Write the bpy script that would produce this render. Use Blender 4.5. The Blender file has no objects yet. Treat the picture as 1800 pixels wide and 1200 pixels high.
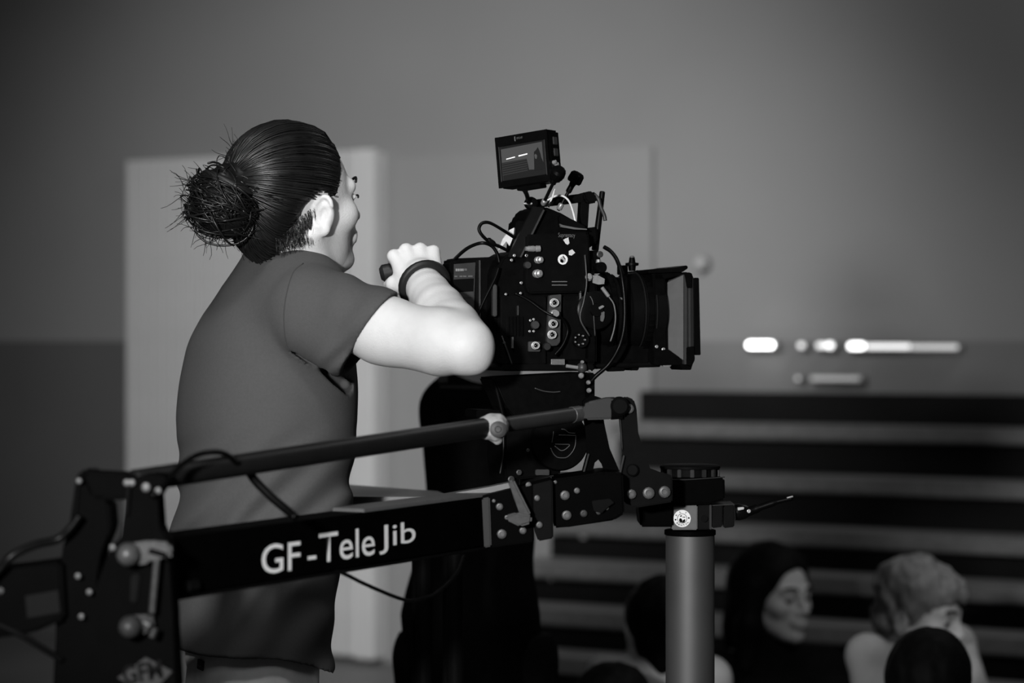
import bpy, bmesh, math, random
import numpy as np
from mathutils import Vector, Matrix

# ------------------------------------------------------------------ camera
S = bpy.context.scene
FPX = 4250.0            # focal length in pixels of the 1800 px wide frame
CAMZ = 1.40
cam_d = bpy.data.cameras.new('camera')
cam_d.sensor_width = 36.0
cam_d.lens = 36.0 * FPX / 1800.0
cam_d.clip_start = 0.05
cam_d.clip_end = 100
cam_d.dof.use_dof = True
cam_d.dof.focus_distance = 3.90
cam_d.dof.aperture_fstop = 2.8
cam_d.dof.aperture_blades = 0
cam = bpy.data.objects.new('camera', cam_d)
S.collection.objects.link(cam)
cam.location = (0, 0, CAMZ)
cam.rotation_euler = (math.pi / 2, 0, 0)
S.camera = cam

# ------------------------------------------------------------------ world, lights, exposure
W = bpy.data.worlds.new('world')
S.world = W
W.use_nodes = True
W.node_tree.nodes['Background'].inputs[0].default_value = (1, 1, 1, 1)
W.node_tree.nodes['Background'].inputs[1].default_value = 0.010
vs = S.view_settings
vs.view_transform = 'Standard'
vs.look = 'None'
vs.exposure = 0.0
vs.gamma = 1.0
vs.use_curve_mapping = False


def area_light(name, loc, target, size, power, spread=180, sizey=None):
    l = bpy.data.lights.new(name, 'AREA')
    l.energy = power
    l.size = size
    if sizey:
        l.shape = 'RECTANGLE'
        l.size_y = sizey
    l.spread = math.radians(spread)
    o = bpy.data.objects.new(name, l)
    S.collection.objects.link(o)
    o.location = loc
    d = Vector(target) - Vector(loc)
    o.rotation_euler = d.to_track_quat('-Z', 'Y').to_euler()
    return o


def spot_light(name, loc, target, power, angle, blend, radius):
    l = bpy.data.lights.new(name, 'SPOT')
    l.energy = power
    l.spot_size = math.radians(angle)
    l.spot_blend = blend
    l.shadow_soft_size = radius
    o = bpy.data.objects.new(name, l)
    S.collection.objects.link(o)
    o.location = loc
    d = Vector(target) - Vector(loc)
    o.rotation_euler = d.to_track_quat('-Z', 'Y').to_euler()
    return o


# key and top lamps, a wall wash narrowed to darken the corners, added fills
spot_light('key_lamp', (-0.80, 0.40, 1.76), (-0.16, 3.85, 1.25), 540, 29, 0.7, 0.09)
spot_light('top_lamp', (-0.75, 1.9, 4.3), (-0.30, 3.88, 1.68), 330, 15, 0.6, 0.42)
spot_light('hall_lamp', (-1.1, 5.2, 3.15), (-0.30, 10.2, 1.72), 640, 55, 1.0, 0.35)
spot_light('audience_fill', (2.2, 2.6, 4.3), (1.15, 6.1, 0.70), 230, 26, 0.9, 0.25)  # added spot that brightens the seated faces
area_light('stage_fill', (-0.2, -1.2, 4.6), (-0.2, 4.0, 1.0), 1.2, 28)  # added soft fill that lifts the shadowed trousers
area_light('hall_ceiling_lamp', (2.4, 6.5, 4.6), (2.2, 7.5, 0.0), 1.2, 26)


# ------------------------------------------------------------------ helpers
def P(px, py, d):
    """pixel of the 1800x1200 frame at depth d -> world point"""
    return Vector(((px - 900.0) / FPX * d, d, CAMZ + (600.0 - py) / FPX * d))


def mm(px, d=3.9):
    return px / FPX * d


COL = S.collection
rng = np.random.default_rng(7)
random.seed(7)
MATS = {}


def mat(name, base, rough=0.5, metal=0.0, spec=0.5, noise=0.0, nscale=40.0, bump=0.0, bscale=300.0,
        emit=None, sheen=0.0, sss=0.0, stretch=None, coat=0.0):
    if name in MATS:
        return MATS[name]
    m = bpy.data.materials.new(name)
    m.use_nodes = True
    nt = m.node_tree
    b = nt.nodes['Principled BSDF']
    b.inputs['Base Color'].default_value = (base, base, base, 1)
    b.inputs['Roughness'].default_value = rough
    b.inputs['Metallic'].default_value = metal
    b.inputs['Specular IOR Level'].default_value = spec
    if sheen:
        b.inputs['Sheen Weight'].default_value = sheen
    if coat:
        b.inputs['Coat Weight'].default_value = coat
        b.inputs['Coat Roughness'].default_value = 0.15
    if sss:
        b.inputs['Subsurface Weight'].default_value = sss
        b.inputs['Subsurface Radius'].default_value = (0.01, 0.01, 0.01)
    tc = nt.nodes.new('ShaderNodeTexCoord')
    vec = tc.outputs['Object']
    if stretch:
        mp = nt.nodes.new('ShaderNodeMapping')
        mp.inputs['Scale'].default_value = stretch
        nt.links.new(vec, mp.inputs['Vector'])
        vec = mp.outputs['Vector']
    if noise:
        n = nt.nodes.new('ShaderNodeTexNoise')
        n.inputs['Scale'].default_value = nscale
        n.inputs['Detail'].default_value = 5
        nt.links.new(vec, n.inputs['Vector'])
        r = nt.nodes.new('ShaderNodeMapRange')
        r.inputs['From Min'].default_value = 0.25
        r.inputs['From Max'].default_value = 0.75
        r.inputs['To Min'].default_value = base * (1 - noise)
        r.inputs['To Max'].default_value = base * (1 + noise)
        nt.links.new(n.outputs['Fac'], r.inputs['Value'])
        c = nt.nodes.new('ShaderNodeCombineColor')
        for k in range(3):
            nt.links.new(r.outputs['Result'], c.inputs[k])
        nt.links.new(c.outputs['Color'], b.inputs['Base Color'])
    if bump:
        n2 = nt.nodes.new('ShaderNodeTexNoise')
        n2.inputs['Scale'].default_value = bscale
        n2.inputs['Detail'].default_value = 4
        nt.links.new(vec, n2.inputs['Vector'])
        bp = nt.nodes.new('ShaderNodeBump')
        bp.inputs['Strength'].default_value = bump
        bp.inputs['Distance'].default_value = 0.002
        nt.links.new(n2.outputs['Fac'], bp.inputs['Height'])
        nt.links.new(bp.outputs['Normal'], b.inputs['Normal'])
    if emit:
        b.inputs['Emission Color'].default_value = (1, 1, 1, 1)
        b.inputs['Emission Strength'].default_value = emit
    MATS[name] = m
    return m


def add_obj(name, me, parent=None, material=None, smooth=False, label=None):
    if material is not None and not me.materials:
        me.materials.append(material)
    if smooth:
        me.polygons.foreach_set('use_smooth', [True] * len(me.polygons))
    o = bpy.data.objects.new(name, me)
    COL.objects.link(o)
    if parent is not None:
        o.parent = parent
        r = parent
        while r.parent is not None:
            r = r.parent
        if parent is r:                      # meshes are written in world coordinates
            o.location = -r.location
    if label:
        o['label'] = label
    return o


def thing(name, loc, label, cat, group=None, kind=None):
    o = bpy.data.objects.new(name, None)
    o.empty_display_size = 0.05
    COL.objects.link(o)
    o.location = loc
    tag(o, label, cat, group, kind)
    return o


def tag(o, label=None, cat=None, group=None, kind=None):
    if label:
        o['label'] = label
    if cat:
        o['category'] = cat
    if group:
        o['group'] = group
    if kind:
        o['kind'] = kind
    return o


def mesh_from(verts, faces, name='m'):
    me = bpy.data.meshes.new(name)
    me.from_pydata([tuple(v) for v in verts], [], faces)
    me.update()
    return me


def bm_mesh(bm, name='m', auto=None):
    bmesh.ops.recalc_face_normals(bm, faces=bm.faces)
    me = bpy.data.meshes.new(name)
    bm.to_mesh(me)
    bm.free()
    return me


def shade_auto(me, angle=35):
    me.polygons.foreach_set('use_smooth', [True] * len(me.polygons))
    bm = bmesh.new()
    bm.from_mesh(me)
    ca = math.radians(angle)
    for e in bm.edges:
        e.smooth = len(e.link_faces) == 2 and e.calc_face_angle(0) < ca
    bm.to_mesh(me)
    bm.free()


def bm_prism(bm, pts, ext):
    """closed polygon of world points extruded by the vector ext"""
    a = [bm.verts.new(p) for p in pts]
    b = [bm.verts.new(Vector(p) + ext) for p in pts]
    n = len(pts)
    bm.faces.new(a)
    bm.faces.new(list(reversed(b)))
    for i in range(n):
        j = (i + 1) % n
        bm.faces.new((a[j], a[i], b[i], b[j]))


def prism(name, px, d0, d1, material, parent=None, bev=0.0015, label=None, skew=(0, 0), seg=2):
    """outline given in frame pixels at depth d0, real thickness d1-d0"""
    bm = bmesh.new()
    bm_prism(bm, [P(x, y, d0) for x, y in px], Vector((skew[0], d1 - d0, skew[1])))
    if bev:
        bmesh.ops.bevel(bm, geom=list(bm.edges), offset=bev, segments=seg, affect='EDGES', clamp_overlap=True)
    me = bm_mesh(bm, name)
    shade_auto(me)
    return add_obj(name, me, parent, material, label=label)


def box_mesh(cx, cy, cz, sx, sy, sz, bev=0.0):
    bm = bmesh.new()
    bmesh.ops.create_cube(bm, size=1)
    bmesh.ops.scale(bm, vec=(sx, sy, sz), verts=bm.verts)
    if bev:
        bmesh.ops.bevel(bm, geom=list(bm.edges), offset=bev, segments=2, affect='EDGES', clamp_overlap=True)
    bmesh.ops.translate(bm, vec=(cx, cy, cz), verts=bm.verts)
    return bm_mesh(bm)


def obox(name, c, ax, ay, az, sx, sy, sz, material, parent=None, bev=0.001, label=None):
    """box with its own axes"""
    bm = bmesh.new()
    bmesh.ops.create_cube(bm, size=1)
    bmesh.ops.scale(bm, vec=(sx, sy, sz), verts=bm.verts)
    if bev:
        bmesh.ops.bevel(bm, geom=list(bm.edges), offset=bev, segments=2, affect='EDGES', clamp_overlap=True)
    M = Matrix((Vector(ax).normalized(), Vector(ay).normalized(), Vector(az).normalized())).transposed().to_4x4()
    M.translation = Vector(c)
    bmesh.ops.transform(bm, matrix=M, verts=bm.verts)
    me = bm_mesh(bm)
    shade_auto(me)
    return add_obj(name, me, parent, material, label=label)


def frame_of(axis):
    a = Vector(axis).normalized()
    t = Vector((0, 0, 1)) if abs(a.z) < 0.9 else Vector((1, 0, 0))
    u = a.cross(t).normalized()
    v = a.cross(u).normalized()
    return a, u, v


def lathe_mesh(p0, axis, prof, seg=24, mod=None):
    """prof: list of (distance along axis, radius)"""
    a, u, v = frame_of(axis)
    p0 = Vector(p0)
    verts, faces = [], []
    for (t, r) in prof:
        for k in range(seg):
            w = 2 * math.pi * k / seg
            rr = r * (mod(w) if mod else 1)
            verts.append(p0 + a * t + (u * math.cos(w) + v * math.sin(w)) * rr)
    n = len(prof)
    for i in range(n - 1):
        for k in range(seg):
            k2 = (k + 1) % seg
            faces.append((i * seg + k, i * seg + k2, (i + 1) * seg + k2, (i + 1) * seg + k))
    faces.append(tuple(range(seg)))
    faces.append(tuple(reversed([(n - 1) * seg + k for k in range(seg)])))
    me = mesh_from(verts, faces)
    bm = bmesh.new()
    bm.from_mesh(me)
    bmesh.ops.recalc_face_normals(bm, faces=bm.faces)
    bm.to_mesh(me)
    bm.free()
    shade_auto(me)
    return me


def lathe(name, p0, axis, prof, material, parent=None, seg=24, label=None, mod=None):
    return add_obj(name, lathe_mesh(p0, axis, prof, seg, mod), parent, material, label=label)


def rod(name, p0, p1, r, material, parent=None, r1=None, seg=16, ch=None, label=None):
    p0, p1 = Vector(p0), Vector(p1)
    L = (p1 - p0).length
    r1 = r if r1 is None else r1
    c = min(r * 0.25, L * 0.2) if ch is None else ch
    return lathe(name, p0, p1 - p0, [(0, r - c), (c, r), (L - c, r1), (L, r1 - c)], material, parent, seg, label)


def catmull(pts, n=8, closed=False):
    pts = [Vector(p) for p in pts]
    out = []
    N = len(pts)
    rngi = range(N if closed else N - 1)
    for i in rngi:
        if closed:
            p0, p1, p2, p3 = pts[i - 1], pts[i], pts[(i + 1) % N], pts[(i + 2) % N]
        else:
            p1, p2 = pts[i], pts[i + 1]
            p0 = pts[i - 1] if i else p1 * 2 - p2
            p3 = pts[i + 2] if i + 2 < N else p2 * 2 - p1
        for k in range(n):
            t = k / n
            out.append(0.5 * ((2 * p1) + (p2 - p0) * t + (2 * p0 - 5 * p1 + 4 * p2 - p3) * t * t
                              + (3 * p1 - p0 - 3 * p2 + p3) * t ** 3))
    if not closed:
        out.append(pts[-1])
    return out


def tube_geo(pts, r, seg=8, closed=False):
    pts = [Vector(p) for p in pts]
    n = len(pts)
    rr = r if isinstance(r, (list, tuple, np.ndarray)) else [r] * n
    verts, faces = [], []
    up = None
    for i in range(n):
        if closed:
            t = pts[(i + 1) % n] - pts[i - 1]
        else:
            t = pts[min(i + 1, n - 1)] - pts[max(i - 1, 0)]
        if t.length < 1e-9:
            t = Vector((0, 0, 1))
        t.normalize()
        if up is None:
            _, up, _ = frame_of(t)
        up = (up - t * up.dot(t))
        if up.length < 1e-6:
            _, up, _ = frame_of(t)
        up.normalize()
        v = t.cross(up)
        for k in range(seg):
            w = 2 * math.pi * k / seg
            verts.append(pts[i] + (up * math.cos(w) + v * math.sin(w)) * rr[i])
    m = n if closed else n - 1
    for i in range(m):
        j = (i + 1) % n
        for k in range(seg):
            k2 = (k + 1) % seg
            faces.append((i * seg + k, i * seg + k2, j * seg + k2, j * seg + k))
    if not closed:
        faces.append(tuple(reversed(range(seg))))
        faces.append(tuple((n - 1) * seg + k for k in range(seg)))
    return verts, faces


def tube(name, pts, r, material, parent=None, seg=8, smooth_n=8, closed=False, label=None):
    p = catmull(pts, smooth_n, closed) if smooth_n else pts
    v, f = tube_geo(p, r, seg, closed)
    return add_obj(name, mesh_from(v, f), parent, material, smooth=True, label=label)


def text_mesh(s, size=1.0, extrude=0.0, align='LEFT', spacing=1.0, bold=0.0):
    c = bpy.data.curves.new('t', 'FONT')
    c.body = s
    c.size = size
    c.extrude = extrude
    c.align_x = align
    c.space_character = spacing
    c.offset = bold
    c.resolution_u = 4
    o = bpy.data.objects.new('t', c)
    COL.objects.link(o)
    dg = bpy.context.evaluated_depsgraph_get()
    me = bpy.data.meshes.new_from_object(o.evaluated_get(dg))
    bpy.data.objects.remove(o)
    bpy.data.curves.remove(c)
    return me


def place_text(name, s, origin, ex, ey, width, height, material, parent, depth=0.0006, spacing=1.0, bold=0.0, label=None):
    """flat lettering: lower left corner origin, unit axes ex (reading) and ey (up)"""
    me = text_mesh(s, spacing=spacing, bold=bold)
    n = len(me.vertices)
    co = np.empty(n * 3)
    me.vertices.foreach_get('co', co)
    co = co.reshape(-1, 3)
    mn, mx = co.min(0), co.max(0)
    ex, ey = Vector(ex).normalized(), Vector(ey).normalized()
    ez = ex.cross(ey).normalized()
    out = []
    for p in co:
        u = (p[0] - mn[0]) / (mx[0] - mn[0]) * width
        v = (p[1] - mn[1]) / (mx[1] - mn[1]) * height
        q = Vector(origin) + ex * u + ey * v + ez * depth
        out.extend(q)
    me.vertices.foreach_set('co', out)
    me.update()
    me.materials.clear()
    return add_obj(name, me, parent, material, label=label)


# ------------------------------------------------------------------ signed distance sculpting
class Vol:
    def __init__(self, lo, hi, h):
        self.lo = np.array(lo, float)
        self.h = h
        self.n = np.ceil((np.array(hi, float) - self.lo) / h).astype(int) + 1
        self.g = np.full(self.n, 0.08, np.float32)

    def sub(self, lo, hi):
        a = np.clip(np.floor((np.array(lo) - self.lo) / self.h).astype(int), 0, self.n)
        b = np.clip(np.ceil((np.array(hi) - self.lo) / self.h).astype(int) + 1, 0, self.n)
        if np.any(b - a < 1):
            return None
        sl = tuple(slice(a[i], b[i]) for i in range(3))
        ax = [self.lo[i] + self.h * np.arange(a[i], b[i]) for i in range(3)]
        X = ax[0][:, None, None].astype(np.float32)
        Y = ax[1][None, :, None].astype(np.float32)
        Z = ax[2][None, None, :].astype(np.float32)
        return sl, X, Y, Z

    def op(self, fn, lo, hi, k=0.0, mode='u'):
        s = self.sub(lo, hi)
        if s is None:
            return
        sl, X, Y, Z = s
        d = fn(X, Y, Z)
        a = self.g[sl]
        if mode == 'u':
            if k > 0:
                h = np.clip(0.5 + 0.5 * (a - d) / k, 0, 1)
                r = a * (1 - h) + d * h - k * h * (1 - h)
            else:
                r = np.minimum(a, d)
        elif mode == 's':
            d = -d
            if k > 0:
                h = np.clip(0.5 - 0.5 * (a - d) / k, 0, 1)
                r = a * (1 - h) + d * h + k * h * (1 - h)
            else:
                r = np.maximum(a, d)
        elif mode == 'i':
            r = np.maximum(a, d)
        elif mode == 'add':
            r = a + d
        self.g[sl] = np.minimum(r, 0.08)

    def cone(self, a, b, ra, rb=None, k=0.0, mode='u'):
        rb = ra if rb is None else rb
        a, b = np.array(a, float), np.array(b, float)
        m = max(ra, rb) + k + 3 * self.h
        lo, hi = np.minimum(a, b) - m, np.maximum(a, b) + m
        ba = b - a
        l2 = float(ba @ ba) + 1e-12

        def fn(X, Y, Z):
            x, y, z = X - a[0], Y - a[1], Z - a[2]
            t = np.clip((x * ba[0] + y * ba[1] + z * ba[2]) / l2, 0, 1)
            return np.sqrt((x - t * ba[0]) ** 2 + (y - t * ba[1]) ** 2 + (z - t * ba[2]) ** 2) - (ra + (rb - ra) * t)
        self.op(fn, lo, hi, k, mode)

    def chain(self, pts, rs, k=0.004, mode='u'):
        for i in range(len(pts) - 1):
            self.cone(pts[i], pts[i + 1], rs[i], rs[i + 1], k, mode)

    def ell(self, c, r, axes=None, k=0.0, mode='u'):
        c, r = np.array(c, float), np.array(r, float)
        A = np.eye(3) if axes is None else np.array([list(v) for v in axes], float)
        m = r.max() + k + 3 * self.h
        lo, hi = c - m, c + m

        def fn(X, Y, Z):
            x, y, z = X - c[0], Y - c[1], Z - c[2]
            k0 = 0
            k1 = 0
            for i in range(3):
                q = (x * A[i, 0] + y * A[i, 1] + z * A[i, 2])
                k0 = k0 + (q / r[i]) ** 2
                k1 = k1 + (q / (r[i] * r[i])) ** 2
            k0 = np.sqrt(k0)
            k1 = np.sqrt(k1) + 1e-9
            return k0 * (k0 - 1) / k1
        self.op(fn, lo, hi, k, mode)

    def all(self, fn, mode='u', k=0.0):
        self.op(fn, self.lo - 1, self.lo + self.n * self.h + 1, k, mode)

    def mesh(self, name='m'):
        g = self.g
        g[0], g[-1], g[:, 0], g[:, -1], g[:, :, 0], g[:, :, -1] = (0.05,) * 6
        s = g < 0
        nx, ny, nz = g.shape
        c = np.zeros((nx - 1, ny - 1, nz - 1), np.int8)
        for dx in (0, 1):
            for dy in (0, 1):
                for dz in (0, 1):
                    c += s[dx:nx - 1 + dx, dy:ny - 1 + dy, dz:nz - 1 + dz]
        act = np.argwhere((c > 0) & (c < 8))
        ids = np.full(c.shape, -1, np.int32)
        ids[act[:, 0], act[:, 1], act[:, 2]] = np.arange(len(act))
        corners = [(i & 1, (i >> 1) & 1, (i >> 2) & 1) for i in range(8)]
        val = np.stack([g[act[:, 0] + a, act[:, 1] + b, act[:, 2] + d] for a, b, d in corners], 1)
        acc = np.zeros((len(act), 3))
        cnt = np.zeros(len(act))
        for i in range(8):
            for bit in (1, 2, 4):
                j = i | bit
                if j == i:
                    continue
                va, vb = val[:, i], val[:, j]
                mk = (va < 0) != (vb < 0)
                t = np.where(mk, va / np.where(mk, va - vb, 1), 0)
                ca, cb = np.array(corners[i]), np.array(corners[j])
                acc += np.where(mk[:, None], ca + (cb - ca) * t[:, None], 0)
                cnt += mk
        v = act + acc / cnt[:, None]
        v = self.lo + v * self.h
        faces = []
        for ax in range(3):
            o1, o2 = [(1, 2), (2, 0), (0, 1)][ax]
            sa = [slice(1, -1)] * 3
            sb = [slice(1, -1)] * 3
            sa[ax] = slice(0, -1)
            sb[ax] = slice(1, None)
            A, B = s[tuple(sa)], s[tuple(sb)]
            e = np.argwhere(A != B)
            if len(e) == 0:
                continue
            off = np.ones(3, int)
            off[ax] = 0
            e = e + off
            flip = s[e[:, 0], e[:, 1], e[:, 2]]
            q = []
            for d1, d2 in ((1, 1), (0, 1), (0, 0), (1, 0)):
                f = e.copy()
                f[:, o1] -= d1
                f[:, o2] -= d2
                q.append(ids[f[:, 0], f[:, 1], f[:, 2]])
            q = np.stack(q, 1)
            q[~flip] = q[~flip][:, ::-1]
            faces.append(q)
        faces = np.concatenate(faces)
        faces = faces[(faces >= 0).all(1)]
        me = bpy.data.meshes.new(name)
        me.vertices.add(len(v))
        me.vertices.foreach_set('co', v.astype(np.float32).ravel())
        me.loops.add(len(faces) * 4)
        me.loops.foreach_set('vertex_index', faces.astype(np.int32).ravel())
        me.polygons.add(len(faces))
        me.polygons.foreach_set('loop_start', np.arange(0, len(faces) * 4, 4, dtype=np.int32))
        me.update(calc_edges=True)
        me.validate()
        me.polygons.foreach_set('use_smooth', [True] * len(me.polygons))
        return me


class Frame:
    """right-handed local frame: x forward, y left, z up"""
    def __init__(self, c, az, pitch=0.0, roll=0.0, s=1.0):
        f = Vector((math.cos(az) * math.cos(pitch), math.sin(az) * math.cos(pitch), math.sin(pitch)))
        l = Vector((-math.sin(az), math.cos(az), 0))
        u = f.cross(l)
        if roll:
            q = Matrix.Rotation(roll, 3, f)
            l, u = q @ l, q @ u
        self.f, self.l, self.u, self.c, self.s = f, l, u, Vector(c), s

    def __call__(self, x, y, z):
        return self.c + (self.f * x + self.l * y + self.u * z) * self.s

    def axes(self):
        return [self.f, self.l, self.u]

    def loc(self, X, Y, Z):
        x, y, z = X - self.c.x, Y - self.c.y, Z - self.c.z
        return ((x * self.f.x + y * self.f.y + z * self.f.z) / self.s,
                (x * self.l.x + y * self.l.y + z * self.l.z) / self.s,
                (x * self.u.x + y * self.u.y + z * self.u.z) / self.s)


_lat = np.random.default_rng(3).random((32, 32, 32)).astype(np.float32)


def vnoise(x, y, z):
    x, y, z = np.broadcast_arrays(x, y, z)
    i, j, k = np.floor(x).astype(int), np.floor(y).astype(int), np.floor(z).astype(int)
    fx, fy, fz = x - i, y - j, z - k
    fx, fy, fz = [t * t * (3 - 2 * t) for t in (fx, fy, fz)]
    r = 0
    for a in (0, 1):
        for b in (0, 1):
            for c in (0, 1):
                w = (fx if a else 1 - fx) * (fy if b else 1 - fy) * (fz if c else 1 - fz)
                r = r + w * _lat[(i + a) % 32, (j + b) % 32, (k + c) % 32]
    return r * 2 - 1


def head_sdf(v, F, ear_out=0.45, nose=1.0, lips=1.0, ear_s=1.0, ear_x=-0.012):
    """skull, face, ears in the frame F (metres, scaled by F.s)"""
    s = F.s
    ax = F.axes()

    def E(c, r, k, mode='u', axes=ax):
        v.ell(F(*c), [q * s for q in r], axes, k * s, mode)

    def C(a, b, ra, rb, k, mode='u'):
        v.cone(F(*a), F(*b), ra * s, rb * s, k * s, mode)
    E((-0.014, 0, 0.012), (0.096, 0.076, 0.084), 0.0)
    E((0.030, 0, -0.045), (0.062, 0.060, 0.085), 0.03)
    for y in (-1, 1):
        C((-0.008, y * 0.052, -0.068), (0.060, y * 0.018, -0.116), 0.017, 0.016, 0.022)
        E((0.058, y * 0.044, -0.046), (0.024, 0.020, 0.020), 0.02)
    E((0.030, 0, -0.092), (0.050, 0.042, 0.034), 0.02)
    for y in (-1, 1):
        C((0.074, y * 0.042, -0.002), (0.086, y * 0.012, -0.004), 0.010, 0.011, 0.014)
        E((0.097, y * 0.031, -0.023), (0.018, 0.017, 0.014), 0.014, 's')
        E((0.0745, y * 0.031, -0.023), (0.0125, 0.0125, 0.0125), 0.003)
        C((0.082, y * 0.044, -0.019), (0.089, y * 0.022, -0.017), 0.0035, 0.0035, 0.004)
    C((0.090, 0, -0.014), (0.113 * 1.0, 0, -0.052), 0.008, 0.010 * nose, 0.012)
    for y in (-1, 1):
        E((0.100, y * 0.011, -0.056), (0.011, 0.008, 0.008), 0.006)
    E((0.093, 0, -0.082), (0.014, 0.026, 0.018), 0.015)
    for y in (-1, 1):
        C((0.094, y * 0.019, -0.083), (0.1075, y * 0.004, -0.079), 0.0035, 0.0058 * lips, 0.004)
        C((0.094, y * 0.018, -0.086), (0.1055, y * 0.003, -0.090), 0.0035, 0.0066 * lips, 0.004)
        C((0.103, y * 0.020, -0.0845), (0.113, 0, -0.0845), 0.0016, 0.0016, 0.003, 's')
    E((0.080, 0, -0.120), (0.021, 0.023, 0.018), 0.02)
    es0 = s
    for y in (-1, 1):
        # ear: pinna plate leaning out at the rear, raised helix, hollow concha, lobe
        q = Matrix.Rotation(y * ear_out, 3, F.u)
        fx, ly = q @ F.f, q @ F.l
        t = Matrix.Rotation(0.28, 3, ly)
        fx, uz = t @ fx, t @ F.u
        eax = [fx, ly, uz]
        o = F(ear_x, y * 0.078, -0.040)
        s = F.s * ear_s

        def Q(a, b, c):
            return o + (fx * a + ly * (b * y) + uz * c) * s
        v.ell(Q(-0.006, 0.002, 0.004), [0.017 * s, 0.006 * s, 0.029 * s], eax, 0.004 * s)
        ring = []
        for k in range(11):
            w = math.radians(-20 + k * 24)
            ring.append(Q(-0.006 + 0.0165 * math.cos(w + math.pi / 2 - 0.7), 0.006, 0.005 + 0.0285 * math.sin(w + math.pi / 2 - 0.7)))
        for k in range(len(ring) - 1):
            v.cone(ring[k], ring[k + 1], 0.0042 * s, 0.0042 * s, 0.002 * s)
        v.ell(Q(-0.001, 0.008, 0.000), [0.009 * s, 0.006 * s, 0.014 * s], eax, 0.004 * s, 's')
        v.ell(Q(0.004, 0.002, -0.027), [0.010 * s, 0.006 * s, 0.011 * s], eax, 0.006 * s)
        v.ell(Q(0.006, -0.004, -0.004), [0.010 * s, 0.008 * s, 0.022 * s], eax, 0.008 * s)


def fist_sdf(v, wrist, ux, uy, uz, s=1.0, curl=1.0):
    """closed hand: ux wrist->knuckles, uy towards the thumb, uz out of the back of the hand"""
    ux, uy, uz = [Vector(q).normalized() for q in (ux, uy, uz)]
    w = Vector(wrist)

    def Q(a, b, c):
        return w + (ux * a + uy * b + uz * c) * s
    v.ell(Q(0.045, 0.002, -0.010), [0.050 * s, 0.040 * s, 0.018 * s], [ux, uy, uz], 0.015)
    lat = (0.033, 0.0115, -0.011, -0.031)
    for i in range(4):
        kn = Q(0.086 - 0.004 * abs(i - 1) - (0.004 if i == 3 else 0), lat[i], 0.001 - 0.0035 * abs(i - 1.3))
        v.cone(Q(0.012, lat[i] * 0.55, -0.006), kn, 0.014 * s, 0.0115 * s, 0.006)
        r = (0.0102, 0.0105, 0.0100, 0.0090)[i] * s
        L = (0.040, 0.043, 0.041, 0.034)[i] * s
        d1 = (ux * 0.42 - uz * 0.91).normalized()
        p1 = kn + d1 * L
        d2 = (-ux * 0.80 - uz * 0.60).normalized()
        p2 = p1 + d2 * L * 0.62
        d3 = (-ux * 0.75 + uz * 0.66).normalized()
        p3 = p2 + d3 * L * 0.50
        v.chain([kn, p1, p2, p3], [r * 1.12, r * 1.02, r * 0.92, r * 0.82], 0.0025)
    v.chain([Q(0.015, 0.022, -0.012), Q(0.042, 0.043, -0.026), Q(0.064, 0.046, -0.046), Q(0.074, 0.026, -0.060)],
            [0.017 * s, 0.0135 * s, 0.0115 * s, 0.0095 * s], 0.006)


def tubes_mesh(paths, radii, seg=4):
    """many thin strands in one mesh (hair)"""
    V, F, n = [], [], 0
    for pts, r in zip(paths, radii):
        v, f = tube_geo(pts, r, seg)
        V.extend(v)
        F.extend([tuple(i + n for i in q) for q in f])
        n += len(v)
    return mesh_from(V, F)
# ------------------------------------------------------------------ the hall
M_wall = mat('wall_paint', 0.30, 0.85, spec=0.2, noise=0.05, nscale=1.3, bump=0.15, bscale=120)
M_wain = mat('wainscot_paint', 0.15, 0.55, spec=0.3, noise=0.06, nscale=2.0)
M_door = mat('pale_door', 0.70, 0.6, spec=0.3, noise=0.04, nscale=5)
M_door2 = mat('flat_door', 0.325, 0.8, spec=0.2, noise=0.03, nscale=3)
M_floor = mat('hall_floor', 0.16, 0.5, noise=0.15, nscale=4)
M_bench = mat('bench_wood', 0.19, 0.45, spec=0.4, noise=0.2, nscale=6, stretch=(1, 8, 8))
M_lampbody = mat('lamp_body', 0.2, 0.6)
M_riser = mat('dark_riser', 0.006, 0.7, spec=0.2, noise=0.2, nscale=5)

YAW = math.radians(30)
ES = Vector((math.cos(YAW), -math.sin(YAW), 0))       # along the back wall, to the right
EN = Vector((-math.sin(YAW), -math.cos(YAW), 0))      # out of the wall, into the hall
O_W = Vector((0, 10.25, 0))


def wpt(s, n, z):
    return O_W + ES * s + EN * n + Vector((0, 0, z))


def s_at(px, n=0.0):
    """distance along the wall where the line of sight through column px meets the plane n"""
    u = (px - 900) / FPX
    # (O + ES s + EN n).x = u * y
    return (u * (O_W.y + EN.y * n) - EN.x * n) / (ES.x - u * ES.y)


def wbox(name, s0, s1, n0, n1, z0, z1, material, parent=None, bev=0.004, label=None):
    c = wpt((s0 + s1) / 2, (n0 + n1) / 2, (z0 + z1) / 2)
    return obox(name, c, ES, EN, (0, 0, 1), abs(s1 - s0), abs(n1 - n0), abs(z1 - z0), material, parent, bev, label)


fl = obox('floor', (0, 5.0, -0.05), (1, 0, 0), (0, 1, 0), (0, 0, 1), 16, 22, 0.1, M_floor, bev=0)
tag(fl, 'grey hall floor under the bleachers', kind='structure')
wb = wbox('wall_back', -7.5, 7.5, -0.2, 0.0, 0.0, 5.2, M_wall, bev=0)
tag(wb, 'plain grey back wall of the hall', kind='structure')

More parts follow.
